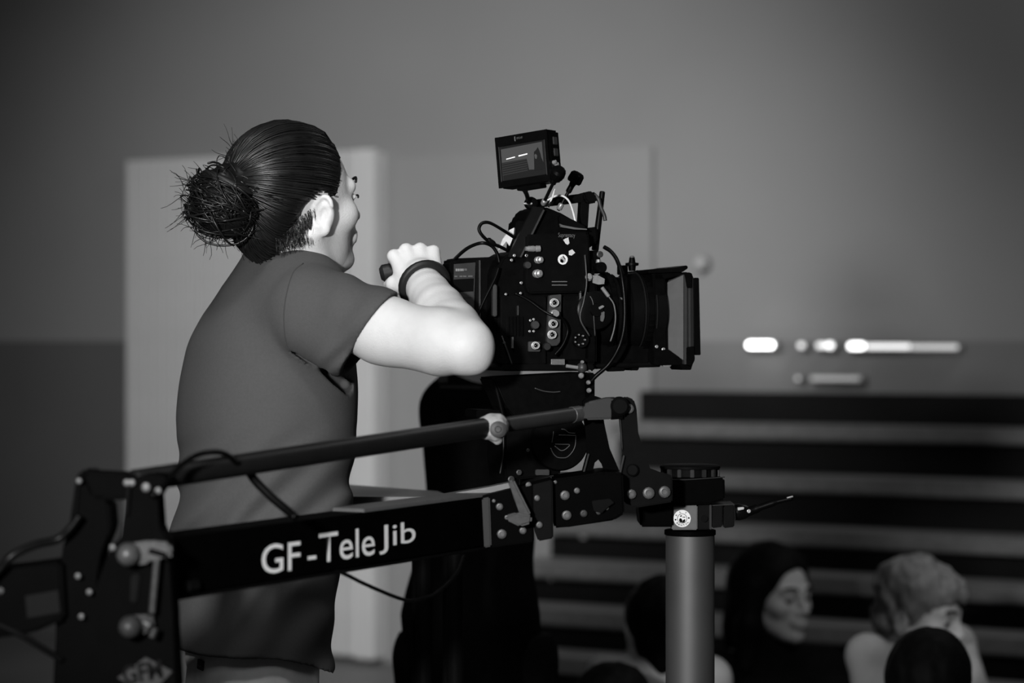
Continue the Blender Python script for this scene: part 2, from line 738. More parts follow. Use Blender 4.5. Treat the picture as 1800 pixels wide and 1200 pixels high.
# dark lower band of the wall, left of the door and right of it
dl, dr = s_at(219, 0.09), s_at(661, 0.09)
t1 = wbox('trim_1', -7.4, dl - 0.01, 0.0, 0.035, 0.0, 1.402, M_wain)
tag(t1, 'dark lower wall band left of the ribbed pale door', kind='structure')
d2r = s_at(1146, 0.03)
t2 = wbox('trim_2', d2r + 0.01, 7.4, 0.0, 0.035, 0.0, 1.402, mat('wainscot_lit', 0.22, 0.5, spec=0.3, noise=0.06, nscale=2.0))  # same wainscot in a lighter tone, the light there put into its colour
tag(t2, 'grey lower wall band behind the bleachers', kind='structure')

# ribbed pale door: one upright slat after another
ztop = 1.4 + (600 - 262) / FPX * (wpt(dr, 0.09, 0).y)
door = thing('door_1', wpt((dl + dr) / 2, 0.0, 0), 'tall pale folding door of narrow upright ribs', None, kind='structure')
wbox('backing', dl + 0.005, dr - 0.005, 0.0, 0.05, 0.02, ztop - 0.01, M_door, door)
NS = 26
w = (dr - dl) / NS
sl_me = None
for i in range(NS):
    c = wpt(dl + w * (i + 0.5), 0.07, (ztop + 0.03) / 2)
    if sl_me is None:
        bm = bmesh.new()
        bmesh.ops.create_cube(bm, size=1)
        bmesh.ops.scale(bm, vec=(w * 0.70, 0.05, ztop - 0.03), verts=bm.verts)
        bmesh.ops.bevel(bm, geom=[e for e in bm.edges if abs((e.verts[0].co - e.verts[1].co).z) > 0.1],
                        offset=0.009, segments=2, affect='EDGES')
        sl_me = bm_mesh(bm)
        shade_auto(sl_me)
        sl_me.materials.append(M_door)
    o = bpy.data.objects.new('slat', sl_me)
    COL.objects.link(o)
    o.parent = door
    o.location = c - door.location
    o.rotation_euler = (0, 0, -YAW)
wbox('end_post', dr - 0.10, dr + 0.0, 0.05, 0.115, 0.02, ztop, M_door, door, bev=0.008)

# flat door beside it
d2 = thing('door_2', wpt((dr + d2r) / 2, 0, 0), 'flat grey door leaf between the ribbed door and the bleachers', None, kind='structure')
z2 = 1.4 + (600 - 258) / FPX * wpt(d2r, 0.03, 0).y
wbox('leaf', dr + 0.06, d2r, 0.0, 0.03, 0.01, z2, M_door2, d2)

# bleachers along the wall
blx = s_at(1025, 0.6)
BL = thing('bleacher_stand', wpt(blx + 2.0, 1.2, 0), 'dark tiered bleachers with pale plank benches along the wall', 'bleachers')
rows = [(9.35, 1.055), (9.05, 0.876), (8.75, 0.704), (8.45, 0.569), (8.15, 0.435), (7.85, 0.309)]
ur = (1290 - 900) / FPX
ns = []
for (Y, z) in rows:
    # the wall-parallel plane through the point (ur*Y, Y)
    p = Vector((ur * Y, Y, 0)) - O_W
    ns.append(p.dot(EN))
top_z = 1.4 - (690 - 600) / FPX * 9.5
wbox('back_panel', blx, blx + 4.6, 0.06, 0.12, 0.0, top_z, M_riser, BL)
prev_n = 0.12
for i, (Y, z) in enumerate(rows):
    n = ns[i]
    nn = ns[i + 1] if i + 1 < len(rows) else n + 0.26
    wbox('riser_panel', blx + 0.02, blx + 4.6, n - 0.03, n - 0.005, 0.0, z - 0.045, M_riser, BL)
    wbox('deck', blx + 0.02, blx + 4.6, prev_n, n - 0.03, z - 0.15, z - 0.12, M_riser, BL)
    s0 = blx + (0.0 if i < 3 else 0.02)
    wbox('bench_plank', s0, blx + 4.6, n - 0.20, n + 0.03, z - 0.030, z + 0.027, M_bench, BL, bev=0.008)
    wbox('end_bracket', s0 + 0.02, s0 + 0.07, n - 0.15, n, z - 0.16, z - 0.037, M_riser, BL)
    prev_n = n

# row of lamps on the ledge above the bleachers


def ledge_lamp(px0, px1, py, n, hz, strength, label, ends=False):
    s0, s1 = s_at(px0, n), s_at(px1, n)
    y = wpt((s0 + s1) / 2, n, 0).y
    z = 1.4 + (600 - py) / FPX * y
    r = thing('ledge_lamp', wpt((s0 + s1) / 2, n, z - hz), label, 'lamp', 'lamps on the wall ledge')
    wbox('housing', s0 - 0.01, s1 + 0.01, n - 0.05, n - 0.008, z - hz * 1.3, z + hz * 1.3, M_lampbody, r, bev=0.004)
    m = mat('lamp_light_%g' % strength, 0.8, 0.5, emit=strength)
    a = wpt(s0, n, z)
    b = wpt(s1, n, z)
    L = (b - a).length
    q = min(hz, L / 2)
    lathe('diffuser', a, b - a, [(0, q * 0.4), (q * 0.4, q), (L - q * 0.4, q), (L, q * 0.4)], m, r, 12)
    return r


ledge_lamp(1314, 1359, 606, 0.10, 0.012, 8, 'brightest short tube lamp nearest the film camera on the wall ledge')
ledge_lamp(1404, 1413, 607, 0.10, 0.010, 1.3, 'tiny round dim lamp between two bright tube lamps on the ledge')
ledge_lamp(1436, 1452, 607, 0.10, 0.010, 1.3, 'dim short tube lamp second in the ledge row')
ledge_lamp(1454, 1464, 607, 0.10, 0.012, 2.6, 'small bright lamp in the middle of the ledge row')
ledge_lamp(1492, 1519, 608, 0.10, 0.012, 4.5, 'bright short tube lamp left of the long tube on the ledge')
ledge_lamp(1523, 1600, 609, 0.10, 0.009, 1.3, 'long glowing tube lamp in the right half of the ledge row')
ledge_lamp(1602, 1684, 610, 0.10, 0.009, 0.55, 'long dimmer tube lamp at the right end of the ledge row')
ledge_lamp(1400, 1405, 665, 0.10, 0.010, 0.8, 'small dim glowing tube at the left end of the low row above the bleachers')  # low row: dim glowing tubes
ledge_lamp(1425, 1512, 666, 0.10, 0.009, 0.14, 'faint long glowing tube low along the bleachers top rail')
# faint round wall lamp above the matte box
yl = wpt(s_at(1240, 0.1), 0.1, 0).y
rl = thing('round_wall_lamp', wpt(s_at(1240, 0.0), 0.0, 1.4 + (600 - 462) / FPX * yl), 'faint round wall lamp just above the camera matte box', 'lamp')
pl = wpt(s_at(1240, 0.0), 0.0, 1.4 + (600 - 462) / FPX * yl)
lathe('base', pl, EN, [(0, 0.03), (0.03, 0.03), (0.035, 0.024)], M_lampbody, rl, 20)
lathe('globe', pl + EN * 0.035, EN, [(0, 0.02), (0.006, 0.026), (0.02, 0.028), (0.035, 0.02), (0.042, 0.008)],
      mat('lamp_glow_dim', 0.42, 0.5, emit=0.03), rl, 20)
# ------------------------------------------------------------------ the camera operator
M_skin = mat('skin', 0.62, 0.5, spec=0.35, noise=0.04, nscale=60, bump=0.25, bscale=350)
M_tee = mat('grey_tee', 0.074, 0.95, spec=0.1, noise=0.06, nscale=220, bump=0.3, bscale=900)
M_trous = mat('pale_trousers', 0.78, 0.9, spec=0.15, noise=0.10, nscale=30, bump=0.3, bscale=700)
M_hair = mat('dark_hair', 0.005, 0.45, spec=0.3, noise=0.25, nscale=60)
M_black = mat('matte_black', 0.010, 0.5, spec=0.35)
M_shoe = mat('shoe_leather', 0.03, 0.5)
M_eye = mat('eye_white', 0.2, 0.3)

OPX, OPY = -0.42, 3.98
op = thing('person', (OPX, OPY, 0), 'person in grey T-shirt with dark hair in a bun, elbow raised beside the film camera', 'person')

HS = 1.05
HF = Frame(P(519, 331, 3.95), math.radians(42), math.radians(7), math.radians(3), HS)
TF_az = math.radians(27)
Sh = P(549, 543, 3.86)
El = P(818, 608, 3.70)
Wr = P(748, 506, 3.90)
Kn = P(727, 440, 3.955)
ShL = P(462, 540, 4.13)
NeckB = P(512, 500, 3.985)

v = Vol((-0.63, 3.58, 0.86), (0.02, 4.34, 1.80), 0.0030)
head_sdf(v, HF, ear_out=0.85, ear_s=0.84, ear_x=-0.004)
v.chain([HF(-0.022, 0, -0.050), HF(-0.014, 0, -0.11), NeckB], [0.050, 0.050, 0.058], 0.02)
v.chain([HF(0.02, 0, -0.09), NeckB + Vector((0.03, 0.02, -0.02))], [0.04, 0.05], 0.02)
# sternomastoid cord
v.cone(HF(-0.02, -0.055, -0.07), NeckB + Vector((0.06, -0.02, 0.0)), 0.014, 0.014, 0.02)
# shoulders, torso core inside the shirt
v.chain([NeckB, (Sh + NeckB) / 2 + Vector((0, 0, 0.0)), Sh], [0.05, 0.045, 0.05], 0.03)
v.chain([NeckB, (ShL + NeckB) / 2, ShL], [0.05, 0.05, 0.05], 0.03)
v.chain([NeckB + Vector((0, 0, -0.06)), P(468, 680, 4.0), P(455, 900, 4.0)], [0.09, 0.105, 0.10], 0.04)
# raised right arm
d_ua = (El - Sh)
mid = Sh + d_ua * 0.5
v.chain([Sh, mid + Vector((0.0, 0, -0.003)), Sh + d_ua * 0.86, El], [0.056, 0.0475, 0.0465, 0.042], 0.02)
v.cone(Sh + d_ua * 0.45 + Vector((0, 0, -0.02)), Sh + d_ua * 0.80 + Vector((0.01, 0, -0.012)), 0.034, 0.036, 0.03)
v.cone(El + Vector((0.017, -0.004, -0.020)), El + Vector((-0.02, 0, 0.0)), 0.020, 0.032, 0.02)
d_fa = (Wr - El)
v.chain([El, El + d_fa * 0.30, El + d_fa * 0.62, El + d_fa * 0.90, Wr], [0.0445, 0.0425, 0.0385, 0.0335, 0.0305], 0.006)
# left arm: lowered, reaching forward to the camera's far side
EL2 = ShL + Vector((-0.01, 0.03, -0.27))
WL2 = EL2 + Vector((-0.03, -0.02, -0.20))
v.chain([ShL, EL2], [0.05, 0.042], 0.02)
v.chain([EL2, WL2], [0.041, 0.028], 0.015)
fist_sdf(v, WL2, WL2 - EL2, (1, 0.3, 0.3), (-0.3, 1, 0.1), 0.98)
# right fist
ux = (Kn - Wr).normalized()
uz = Vector((0.05, -1.0, 0.35))
uz = (uz - ux * uz.dot(ux)).normalized()
uy = ux.cross(uz).normalized()
if uy.x > 0:
    uy = -uy
v.cone(Wr, Wr + ux * 0.03, 0.029, 0.026, 0.01)
fist_sdf(v, Wr + ux * 0.004, ux, uy, uz, 1.0)
hc = Wr + ux * 0.082 - uz * 0.034
v.cone(hc + uy * 0.09, hc - uy * 0.042, 0.0150, 0.0150, 0.0, 's')
body = add_obj('body', v.mesh('operator_body'), op, M_skin)
for y in (-1, 1):
    lathe('eye', HF(0.0625, y * 0.031, -0.023), HF.f, [(0, 0.004), (0.003, 0.011), (0.009, 0.0128), (0.0145, 0.009), (0.0165, 0.004)],
          M_eye, body, 14)
    tube('eyebrow', [HF(0.081, y * 0.050, 0.004), HF(0.094, y * 0.034, 0.010), HF(0.099, y * 0.016, 0.005)],
         0.0022, M_hair, body, 6, 4)
    tube('eyelash', [HF(0.086, y * 0.047, -0.021), HF(0.0955, y * 0.034, -0.018), HF(0.092, y * 0.020, -0.020)],
         0.0016, M_hair, body, 5, 4)

# --- handle in the fist and wristband
rod('handle', hc + uy * 0.060, hc - uy * 0.036, 0.0145, M_black, None, ch=0.005)
hd = bpy.data.objects['handle']
tag(hd, 'black cylindrical grip held in the raised fist', 'handle')
hd.name = 'hand_grip'
wc = Wr + ux * 0.006
pts = []
wx = (El - Wr).normalized()
a_, u_, v_ = frame_of(wx)
for k in range(28):
    w = 2 * math.pi * k / 28
    pts.append(wc + (u_ * math.cos(w) + v_ * math.sin(w)) * 0.0375)
V_, F_ = tube_geo(pts, 0.0066, 8, True)
add_obj('wristband', mesh_from(V_, F_), op, M_black, smooth=True, label='thick black wristband')

# --- T-shirt
ylev = [455, 470, 500, 540, 600, 680, 740, 800, 860, 920, 1000, 1080, 1140, 1180, 1200]
Lx = [455, 440, 404, 364, 331, 314, 309, 314, 312, 304, 300, 300, 300, 304, 306]
Rx = [540, 560, 585, 602, 620, 626, 625, 620, 614, 607, 594, 584, 581, 585, 587]
DT = 4.0
zl = np.array([P(0, y, DT).z for y in ylev])[::-1]
cxl = np.array([P((a + b) / 2, 0, DT).x for a, b in zip(Lx, Rx)])[::-1]
hwl = np.array([mm((b - a) / 2, DT) for a, b in zip(Lx, Rx)])[::-1]
fz = np.linspace(zl[0], zl[-1], 120)


def smooth_curve(xs, ys):
    y = np.interp(fz, xs, ys)
    k = np.ones(7) / 7
    yp = np.pad(y, 3, mode='edge')
    return np.convolve(yp, k, 'valid')


cxs, hws = smooth_curve(zl, cxl), smooth_curve(zl, hwl)
ca, sa = math.cos(TF_az), math.sin(TF_az)


def torso_fn(off=0.0, wr=1.0):
    def fn(X, Y, Z):
        zz = np.clip(Z, fz[0], fz[-1])
        cx = np.interp(zz, fz, cxs).astype(np.float32)
        hw = np.interp(zz, fz, hws).astype(np.float32)
        a = hw / 1.069 + off
        b = a * 1.3
        x, y = X - cx, Y - DT
        p, q = x * ca + y * sa, -x * sa + y * ca
        # spine groove and flatter back
        k0 = (np.abs(p / a) ** 2.3 + np.abs(q / b) ** 2.3) ** (1 / 2.3)
        d = (k0 - 1) * a
        if wr:
            # soft folds: bunching above the hem, drag lines from the arm
            t = np.clip((1.27 - zz) / 0.16, 0, 1) * (0.35 + 0.65 * np.clip((zz - 0.98) / 0.10, 0, 1))
            f1 = np.sin(vnoise(X * 6, Y * 6, Z * 6) * 2.6 + (X - Z) * 82)
            f2 = np.sin(vnoise(X * 7 + 9, Y * 7, Z * 5) * 2.2 + (X * 34 - Z * 70))
            d = d + wr * (0.0050 * t * f1 + 0.0018 * f2 * (0.1 + t) + 0.002 * vnoise(X * 9, Y * 9, Z * 6))
        return d
    return fn


tv = Vol((-0.66, 3.66, 0.80), (-0.10, 4.34, 1.60), 0.0038)
tv.all(torso_fn())
tv.chain([NeckB + Vector((0.0, 0.0, -0.025)), (Sh + NeckB) / 2 + Vector((0, 0, 0.0)), Sh + Vector((0.0, 0, -0.002))], [0.062, 0.064, 0.070], 0.05)
tv.chain([NeckB + Vector((0, 0, -0.02)), ShL + Vector((0, 0, 0.0))], [0.062, 0.062], 0.05)
tv.chain([ShL, ShL + Vector((0.03, 0.02, -0.17))], [0.064, 0.070], 0.03)
# collar rise round the neck
tv.chain([NeckB + Vector((-0.035, 0.0, -0.03)), NeckB + Vector((-0.016, 0, 0.028))], [0.075, 0.062], 0.04)
# sleeve, built apart so that cutting it leaves the body of the shirt whole
hemT = P(690, 528, 3.79)
hemB = P(598, 656, 3.80)
hv = (hemB - hemT).normalized()
nrm = Vector((1.0, -0.16, 0.0))
nrm = (nrm - hv * nrm.dot(hv)).normalized()
tv2 = Vol(tv.lo, tv.lo + 0.1, tv.h)
tv2.n = tv.n
tv2.g = np.full(tv.n, 0.08, np.float32)
s_end = Sh + d_ua * 0.66
tv2.chain([Sh, s_end], [0.070, 0.0530], 0.03)
tv2.chain([P(545, 578, 3.84), P(600, 606, 3.82), P(665, 622, 3.80)], [0.050, 0.044, 0.040], 0.03)


def sleeve_folds(X, Y, Z):
    x, z = X - Sh.x, Z - Sh.z
    w = np.clip((x - 0.0) / 0.05, 0, 1) * np.clip((0.16 - x) / 0.06, 0, 1)
    th = np.arctan2(z + 0.14, x + 0.03)
    return 0.0026 * w * np.sin(th * 20 + vnoise(X * 12, Y * 12, Z * 12) * 1.4)


tv2.all(sleeve_folds, 'add')
hx, hy, hz = hemT
tv2.all(lambda X, Y, Z: (X - hx) * nrm.x + (Y - hy) * nrm.y + (Z - hz) * nrm.z, 'i')
ext = Sh + d_ua * 0.9
tv2.chain([Sh + d_ua * 0.25, ext], [0.052, 0.0440], 0.0, 's')
tv2.chain([P(575, 592, 3.835), P(605, 606, 3.82), P(700, 632, 3.80)], [0.034, 0.0375, 0.034], 0.0, 's')
kk = 0.006
hh = np.clip(0.5 + 0.5 * (tv.g - tv2.g) / kk, 0, 1)
tv.g = tv.g * (1 - hh) + tv2.g * hh - kk * hh * (1 - hh)
# crease between sleeve and body
_tmp = tv.mesh('tmp')
from mathutils.bvhtree import BVHTree
_tb = BVHTree.FromPolygons([q.co.copy() for q in _tmp.vertices], [tuple(p.vertices) for p in _tmp.polygons])
bpy.data.meshes.remove(_tmp)
_o = Vector((0, 0, CAMZ))
cpts, crs = [], []
for (x, y, r) in ((514, 619, .0022), (526, 627, .003), (542, 637, .0042), (558, 647, .0055), (574, 656, .0070), (592, 668, .0090), (612, 684, .0100)):
    h_ = _tb.ray_cast(_o, (P(x, y, 1.0) - _o).normalized())[0]
    if h_ is not None:
        cpts.append(h_)
        crs.append(r)
for dep in (0.0, 0.008, 0.016, 0.024, 0.032, 0.040):        # narrow slit cut deep so the shade under the sleeve reads dark
    tv.chain([q + Vector((-0.25 * dep, dep * min(1.0, 0.3 + 90 * r_), 0.22 * dep)) for q, r_ in zip(cpts, crs)], crs, 0.0, 's')
# neck opening and hollow hem
tv.cone(NeckB + Vector((0.012, 0, 0.09)), NeckB + Vector((0.022, 0, 0.03)), 0.056, 0.052, 0.004, 's')


def below_hem(X, Y, Z):
    hz_ = 0.895 - 0.10 * np.clip((X + 0.40) / 0.12, 0, 1) ** 2 * 0.42 + 0 * Y
    return (hz_ - Z)


tv.all(below_hem, 'i')


def hollow(X, Y, Z):
    return np.maximum(torso_fn(-0.012, 0)(X, Y, Z), Z - 1.03)


tv.all(hollow, 's')
tee = add_obj('t_shirt', tv.mesh('tee'), op, M_tee)
# seams as thin raised cords
seam = [P(533, 461, 3.83), P(514, 480, 3.80), P(503, 520, 3.785), P(499, 560, 3.79), P(503, 600, 3.80), P(514, 622, 3.815)]


def ray_hit(me_obj, px, py):
    me = me_obj.data
    from mathutils.bvhtree import BVHTree
    if '_bvh' not in globals() or globals().get('_bvh_o') is not me_obj:
        n = len(me.vertices)
        co = np.empty(n * 3, np.float32)
        me.vertices.foreach_get('co', co)
        globals()['_bvh'] = BVHTree.FromPolygons([Vector(c) for c in co.reshape(-1, 3)], [tuple(p.vertices) for p in me.polygons])
        globals()['_bvh_o'] = me_obj
    o = Vector((0, 0, CAMZ))
    d = (P(px, py, 1.0) - o).normalized()
    h = globals()['_bvh'].ray_cast(o, d)
    return h[0], h[1]


spts = []
for q in catmull([Vector((a, b, 0)) for a, b in ((533, 463), (515, 480), (503, 520), (499, 560), (503, 600), (513, 618))], 6):
    h, nn = ray_hit(tee, q.x, q.y)
    if h is not None:
        spts.append(h - nn * 0.0002)
if len(spts) > 3:
    V_, F_ = tube_geo(spts, 0.0014, 5)
    add_obj('sleeve_seam', mesh_from(V_, F_), tee, mat('tee_seam', 0.05, 0.95, spec=0.1), smooth=True)
cp = []
for k in range(30):
    w = 2 * math.pi * k / 30
    cp.append(NeckB + Vector((0.014, 0, 0.045)) + Vector((math.cos(w) * 0.061, math.sin(w) * 0.061, -0.016 * math.cos(w - TF_az))))
V_, F_ = tube_geo(cp, 0.006, 8, True)
add_obj('collar', mesh_from(V_, F_), tee, M_tee, smooth=True)

# --- trousers and shoes
pv = Vol((-0.72, 3.74, 0.03), (-0.14, 4.30, 1.03), 0.007)
pv.all(lambda X, Y, Z: np.maximum(torso_fn(-0.036, 0)(X, Y, Z * 0 + np.maximum(Z, 0.90)), np.maximum(Z - 1.0, 0.80 - Z)))
hipR, hipL = Vector((-0.40, 3.945, 0.86)), Vector((-0.47, 4.08, 0.86))
for hp, az in ((hipR, -1), (hipL, 1)):
    kn = hp + Vector((0.05, 0.005 * az, -0.42))
    an = hp + Vector((0.0, 0.01 * az, -0.79))
    pv.chain([hp, kn, an], [0.080, 0.078, 0.068], 0.04)
pv.all(lambda X, Y, Z: 0.004 * np.sin(vnoise(X * 9, Y * 9, Z * 6) * 4 + X * 50 - Z * 40), 'add')
tr = add_obj('trousers', pv.mesh('trousers'), op, M_trous)
h, nn = ray_hit(tr, 354, 1168)
if h is not None:
    up = Vector((0, 0, 1))
    rt = up.cross(nn).normalized()
    obox('brand_patch', h + nn * 0.0015, rt, nn, rt.cross(nn) * -1, 0.032, 0.003, 0.016, mat('patch', 0.02, 0.7), tr, 0.0005, label='small dark label patch')
    place_text('patch_lettering', '- -', h + nn * 0.0032 - rt * 0.008 - up * 0.003, rt, up, 0.016, 0.003, mat('patch_print', 0.25, 0.7), tr)
for hp, az in ((hipR, -1), (hipL, 1)):
    an = hp + Vector((0.0, 0.01 * az, -0.79))
    sv = Vol((an.x - 0.16, an.y - 0.14, -0.005), (an.x + 0.26, an.y + 0.2, 0.14), 0.006)
    F = Frame((an.x, an.y, 0.05), TF_az)
    sv.chain([F(-0.05, 0, 0.0), F(0.06, 0, -0.003), F(0.17, 0.0, -0.012)], [0.045, 0.046, 0.040], 0.02)
    sv.cone(F(-0.02, 0, 0.0), F(-0.01, 0, 0.06), 0.045, 0.045, 0.02)
    sv.all(lambda X, Y, Z: 0.004 - Z + 0 * X + 0 * Y, 'i')
    add_obj('shoe', sv.mesh('shoe'), op, M_shoe)

# --- hair: scalp cap, combed strands, bun
bun_dir = Vector((-0.96, 0.02, 0.10)).normalized()
HR = (0.101, 0.082, 0.092)
HC = (-0.016, 0, 0.012)


def scalp(dv, off=0.0):
    d = Vector(dv).normalized()
    return HF(HC[0] + d.x * (HR[0] + off), HC[1] + d.y * (HR[1] + off), HC[2] + d.z * (HR[2] + off))


def hair_region(x, y, z):
    """inside the hairline? local head coordinates relative to the cranium centre (unit direction)"""
    front = 0.42 * z + 0.62 - 0.30 * abs(y)            # how far forward the hair reaches
    lowlim = -0.10 - 0.42 * max(0.0, min(1.0, (-x + 0.05) * 1.25)) + 0.05
    if x > 0.30:
        lowlim = 0.18
    elif x > -0.05:
        lowlim = -0.16
    else:
        lowlim = -0.16 - 0.62 * min(1.0, (-x - 0.05) * 1.3)
    return x < front and z > lowlim


hv_ = Vol(HF.c - Vector((0.17, 0.17, 0.17)), HF.c + Vector((0.17, 0.17, 0.17)), 0.003)


def cap_fn(X, Y, Z):
    x, y, z = HF.loc(X, Y, Z)
    x, y, z = x - HC[0], y - HC[1], z - HC[2]
    k0 = np.sqrt((x / 0.1005) ** 2 + (y / 0.0795) ** 2 + (z / 0.0885) ** 2)
    k1 = np.sqrt((x / 0.1005 ** 2) ** 2 + (y / 0.0795 ** 2) ** 2 + (z / 0.0885 ** 2) ** 2) + 1e-9
    d = k0 * (k0 - 1) / k1
    ux_, uy_, uz_ = x / 0.1005, y / 0.0795, z / 0.0885
    front = ux_ - (0.34 * uz_ + 0.66 - 0.16 * np.abs(uy_))
    low = np.where(ux_ > 0.22, -0.30, np.where(ux_ > 0.04, -0.15, -0.15 - 0.80 * np.clip((-ux_ + 0.04) * 1.2, 0, 1)))
    lo = (low - uz_) * 0.085
    return np.maximum(np.maximum(d, front * 0.09), lo) * HS


hv_.all(cap_fn)
hv_.ell(HF(-0.056, 0.002, -0.046), [0.050, 0.056, 0.056], HF.axes(), 0.02)
hv_.ell(HF(-0.056, -0.034, -0.022), [0.034, 0.034, 0.036], HF.axes(), 0.015)
hv_.cone(HF(-0.064, 0.004, -0.07), HF(-0.054, 0.002, -0.106), 0.034, 0.020, 0.02)
hair = add_obj('hair', hv_.mesh('hair_cap'), op, M_hair)
paths, radii = [], []
R = random.Random(11)
from mathutils.bvhtree import BVHTree
_hm = hair.data
cap_bvh = BVHTree.FromPolygons([v_.co.copy() for v_ in _hm.vertices], [tuple(p.vertices) for p in _hm.polygons])
inner = HF(HC[0], HC[1], HC[2] - 0.01)
bun_root = scalp(bun_dir, 0.004)
vn = len(_hm.vertices)
while len(paths) < 1900:
    st = _hm.vertices[R.randrange(vn)].co
    lx = (st - HF.c).dot(HF.f) / HS
    if (st - inner).length < 0.060:
        continue
    if lx < 0.03 and R.random() < 0.35:
        continue
    n = 12
    d0 = (st - inner)
    d1 = (bun_root - inner)
    ang = d0.angle(d1)
    if ang > 2.95 or ang < 0.15:
        continue
    off0 = R.uniform(-0.0005, 0.0045)
    lw = (st - HF.c).dot(HF.l)
    lz = (st - HF.c).dot(HF.u)
    lump = 0.0030 * math.sin(60 * lw + 75 * lz)
    wav = R.uniform(-1, 1)
    side = d0.cross(d1).normalized()
    pts = []
    for k in range(n):
        t = k / (n - 1)
        q = (d0.normalized() * math.sin((1 - t) * ang) + d1.normalized() * math.sin(t * ang)) / max(math.sin(ang), 1e-3)
        q = q + side * (0.05 * wav * math.sin(math.pi * t))
        h_ = cap_bvh.ray_cast(inner + q.normalized() * 0.25, -q.normalized())
        if h_[0] is None:
            continue
        e = min(1, t * 6)
        pts.append(h_[0] + h_[1] * (-0.003 + (0.003 + off0 + lump * math.sin(math.pi * t)) * e + 0.004 * t * t))
    if len(pts) < 5:
        continue
    paths.append(pts)
    rr_ = R.uniform(0.0007, 0.0017)
    radii.append([rr_ * (0.5 + 0.5 * min(1, 4 * k / n)) for k in range(len(pts))])
strand = add_obj('combed_strands', tubes_mesh(paths, radii, 4), hair, mat('hair_strand', 0.008, 0.36, spec=0.42, noise=0.5, nscale=25), smooth=True)
strand['kind'] = 'stuff'
# bun
bc = P(392, 352, 3.865)
bun_ax = (scalp(bun_dir) - bc).normalized()
bv = Vol(bc - Vector((0.09, 0.09, 0.09)), bc + Vector((0.11, 0.09, 0.09)), 0.0035)
bv.ell(bc, (0.043, 0.043, 0.050))
bv.cone(bc, scalp(bun_dir, -0.01), 0.040, 0.034, 0.02)
bv.ell(bc + Vector((0.008, 0, -0.030)), (0.034, 0.034, 0.026), None, 0.02)
bv.all(lambda X, Y, Z: 0.006 * vnoise(X * 55, Y * 55, Z * 55), 'add')
bun = add_obj('bun', bv.mesh('bun'), hair, M_hair)
paths, radii = [], []
a_, u_, v_ = frame_of(bun_ax)
for i in range(620):
    rad = R.uniform(0.030, 0.053)
    tilt = Vector((R.gauss(0, .45), R.gauss(0, .45), R.gauss(0, .45)))
    ax = (a_ + tilt).normalized()
    _, p, q = frame_of(ax)
    ph = R.uniform(0, 6.28)
    span = R.uniform(1.2, 4.2)
    n = 14
    c = bc + Vector((R.gauss(0, .008), R.gauss(0, .008), R.gauss(0, .009) - 0.004)) + ax * R.uniform(-0.025, 0.025)
    loose = R.random() < 0.10
    pts = []
    for k in range(n):
        t = k / (n - 1)
        w = ph + span * t
        rr = rad * (1 + (0.28 * t if loose else 0.05 * math.sin(3 * w)))
        pts.append(c + (p * math.cos(w) + q * math.sin(w)) * rr)
    paths.append(pts)
    radii.append([R.uniform(0.0006, 0.0013) * (1 - 0.6 * k / n) for k in range(n)] if loose else [R.uniform(0.0008, 0.0018)] * n)
for i in range(110):                     # stray ends round the bun and at the nape
    if i < 92:
        w = R.uniform(2.2, 5.6)
        st = bc + Vector((math.cos(w) * 0.044, R.uniform(-.03, .03), math.sin(w) * 0.050))
        dr_ = Vector((math.cos(w) + R.uniform(-.6, .2), R.uniform(-.5, .5), math.sin(w) * 0.8 + R.uniform(-.5, .4))).normalized()
    else:
        st = P(R.uniform(405, 428), R.uniform(262, 300), 3.88)
        dr_ = Vector((R.uniform(-0.9, .1), R.uniform(-.3, .3), R.uniform(.3, 1))).normalized()
    L = R.uniform(0.018, 0.042)
    cv = Vector((R.uniform(-1, 1), R.uniform(-1, 1), R.uniform(-1, 1)))
    n = 8
    pts = []
    for k in range(n):
        t = k / (n - 1)
        pts.append(st + dr_ * L * t + cv * L * 0.45 * t * t + dr_.cross(cv) * L * 0.25 * math.sin(5 * t))
    paths.append(pts)
    radii.append([0.0008 * (1 - 0.65 * k / n) for k in range(n)])
bs = add_obj('loose_strands', tubes_mesh(paths, radii, 4), hair, MATS['hair_strand'], smooth=True)
bs['kind'] = 'stuff'
# hair tie
tie = []
tc_ = bc.lerp(scalp(bun_dir), 0.75)
for k in range(20):
    w = 2 * math.pi * k / 20
    tie.append(tc_ + (u_ * math.cos(w) + v_ * math.sin(w)) * 0.043)
V_, F_ = tube_geo(tie, 0.007, 6, True)
add_obj('hair_tie', mesh_from(V_, F_), hair, M_black, smooth=True)
# nape and sideburn wisps
paths, radii = [], []
for i in range(600):
    if True:
        t = R.random() * 0.86
        x0, y0 = 442 + t * 108, 438 - t * t * 78 + R.uniform(-10, 12)
        h, nn = None, None
        d0 = Vector((-0.62 + 0.62 * t, -0.55 - 0.3 * t, -0.62 + 0.15 * t))
        st = HF(-0.075 + 0.065 * t, -0.040 - 0.036 * t, -0.060 + 0.03 * t * t + R.uniform(-.022, .014))
        dr_ = HF.u * -1 + HF.f * R.uniform(-.2, .5)
    else:
        st = HF(0.022 + R.uniform(-.006, .008), -0.0735, -0.012 + R.uniform(-.02, .015))
        dr_ = HF.u * -1 + HF.f * R.uniform(-.2, .2)
    n = 5
    L = R.uniform(0.012, 0.024)
    pts = [st + dr_ * L * (k / 4) - HF.l * 0.001 for k in range(n)]
    paths.append(pts)
    radii.append([0.00034 * (1 - 0.5 * k / n) for k in range(n)])
ws = add_obj('nape_wisps', tubes_mesh(paths, radii, 3), hair, MATS['hair_strand'], smooth=True)
ws['kind'] = 'stuff'
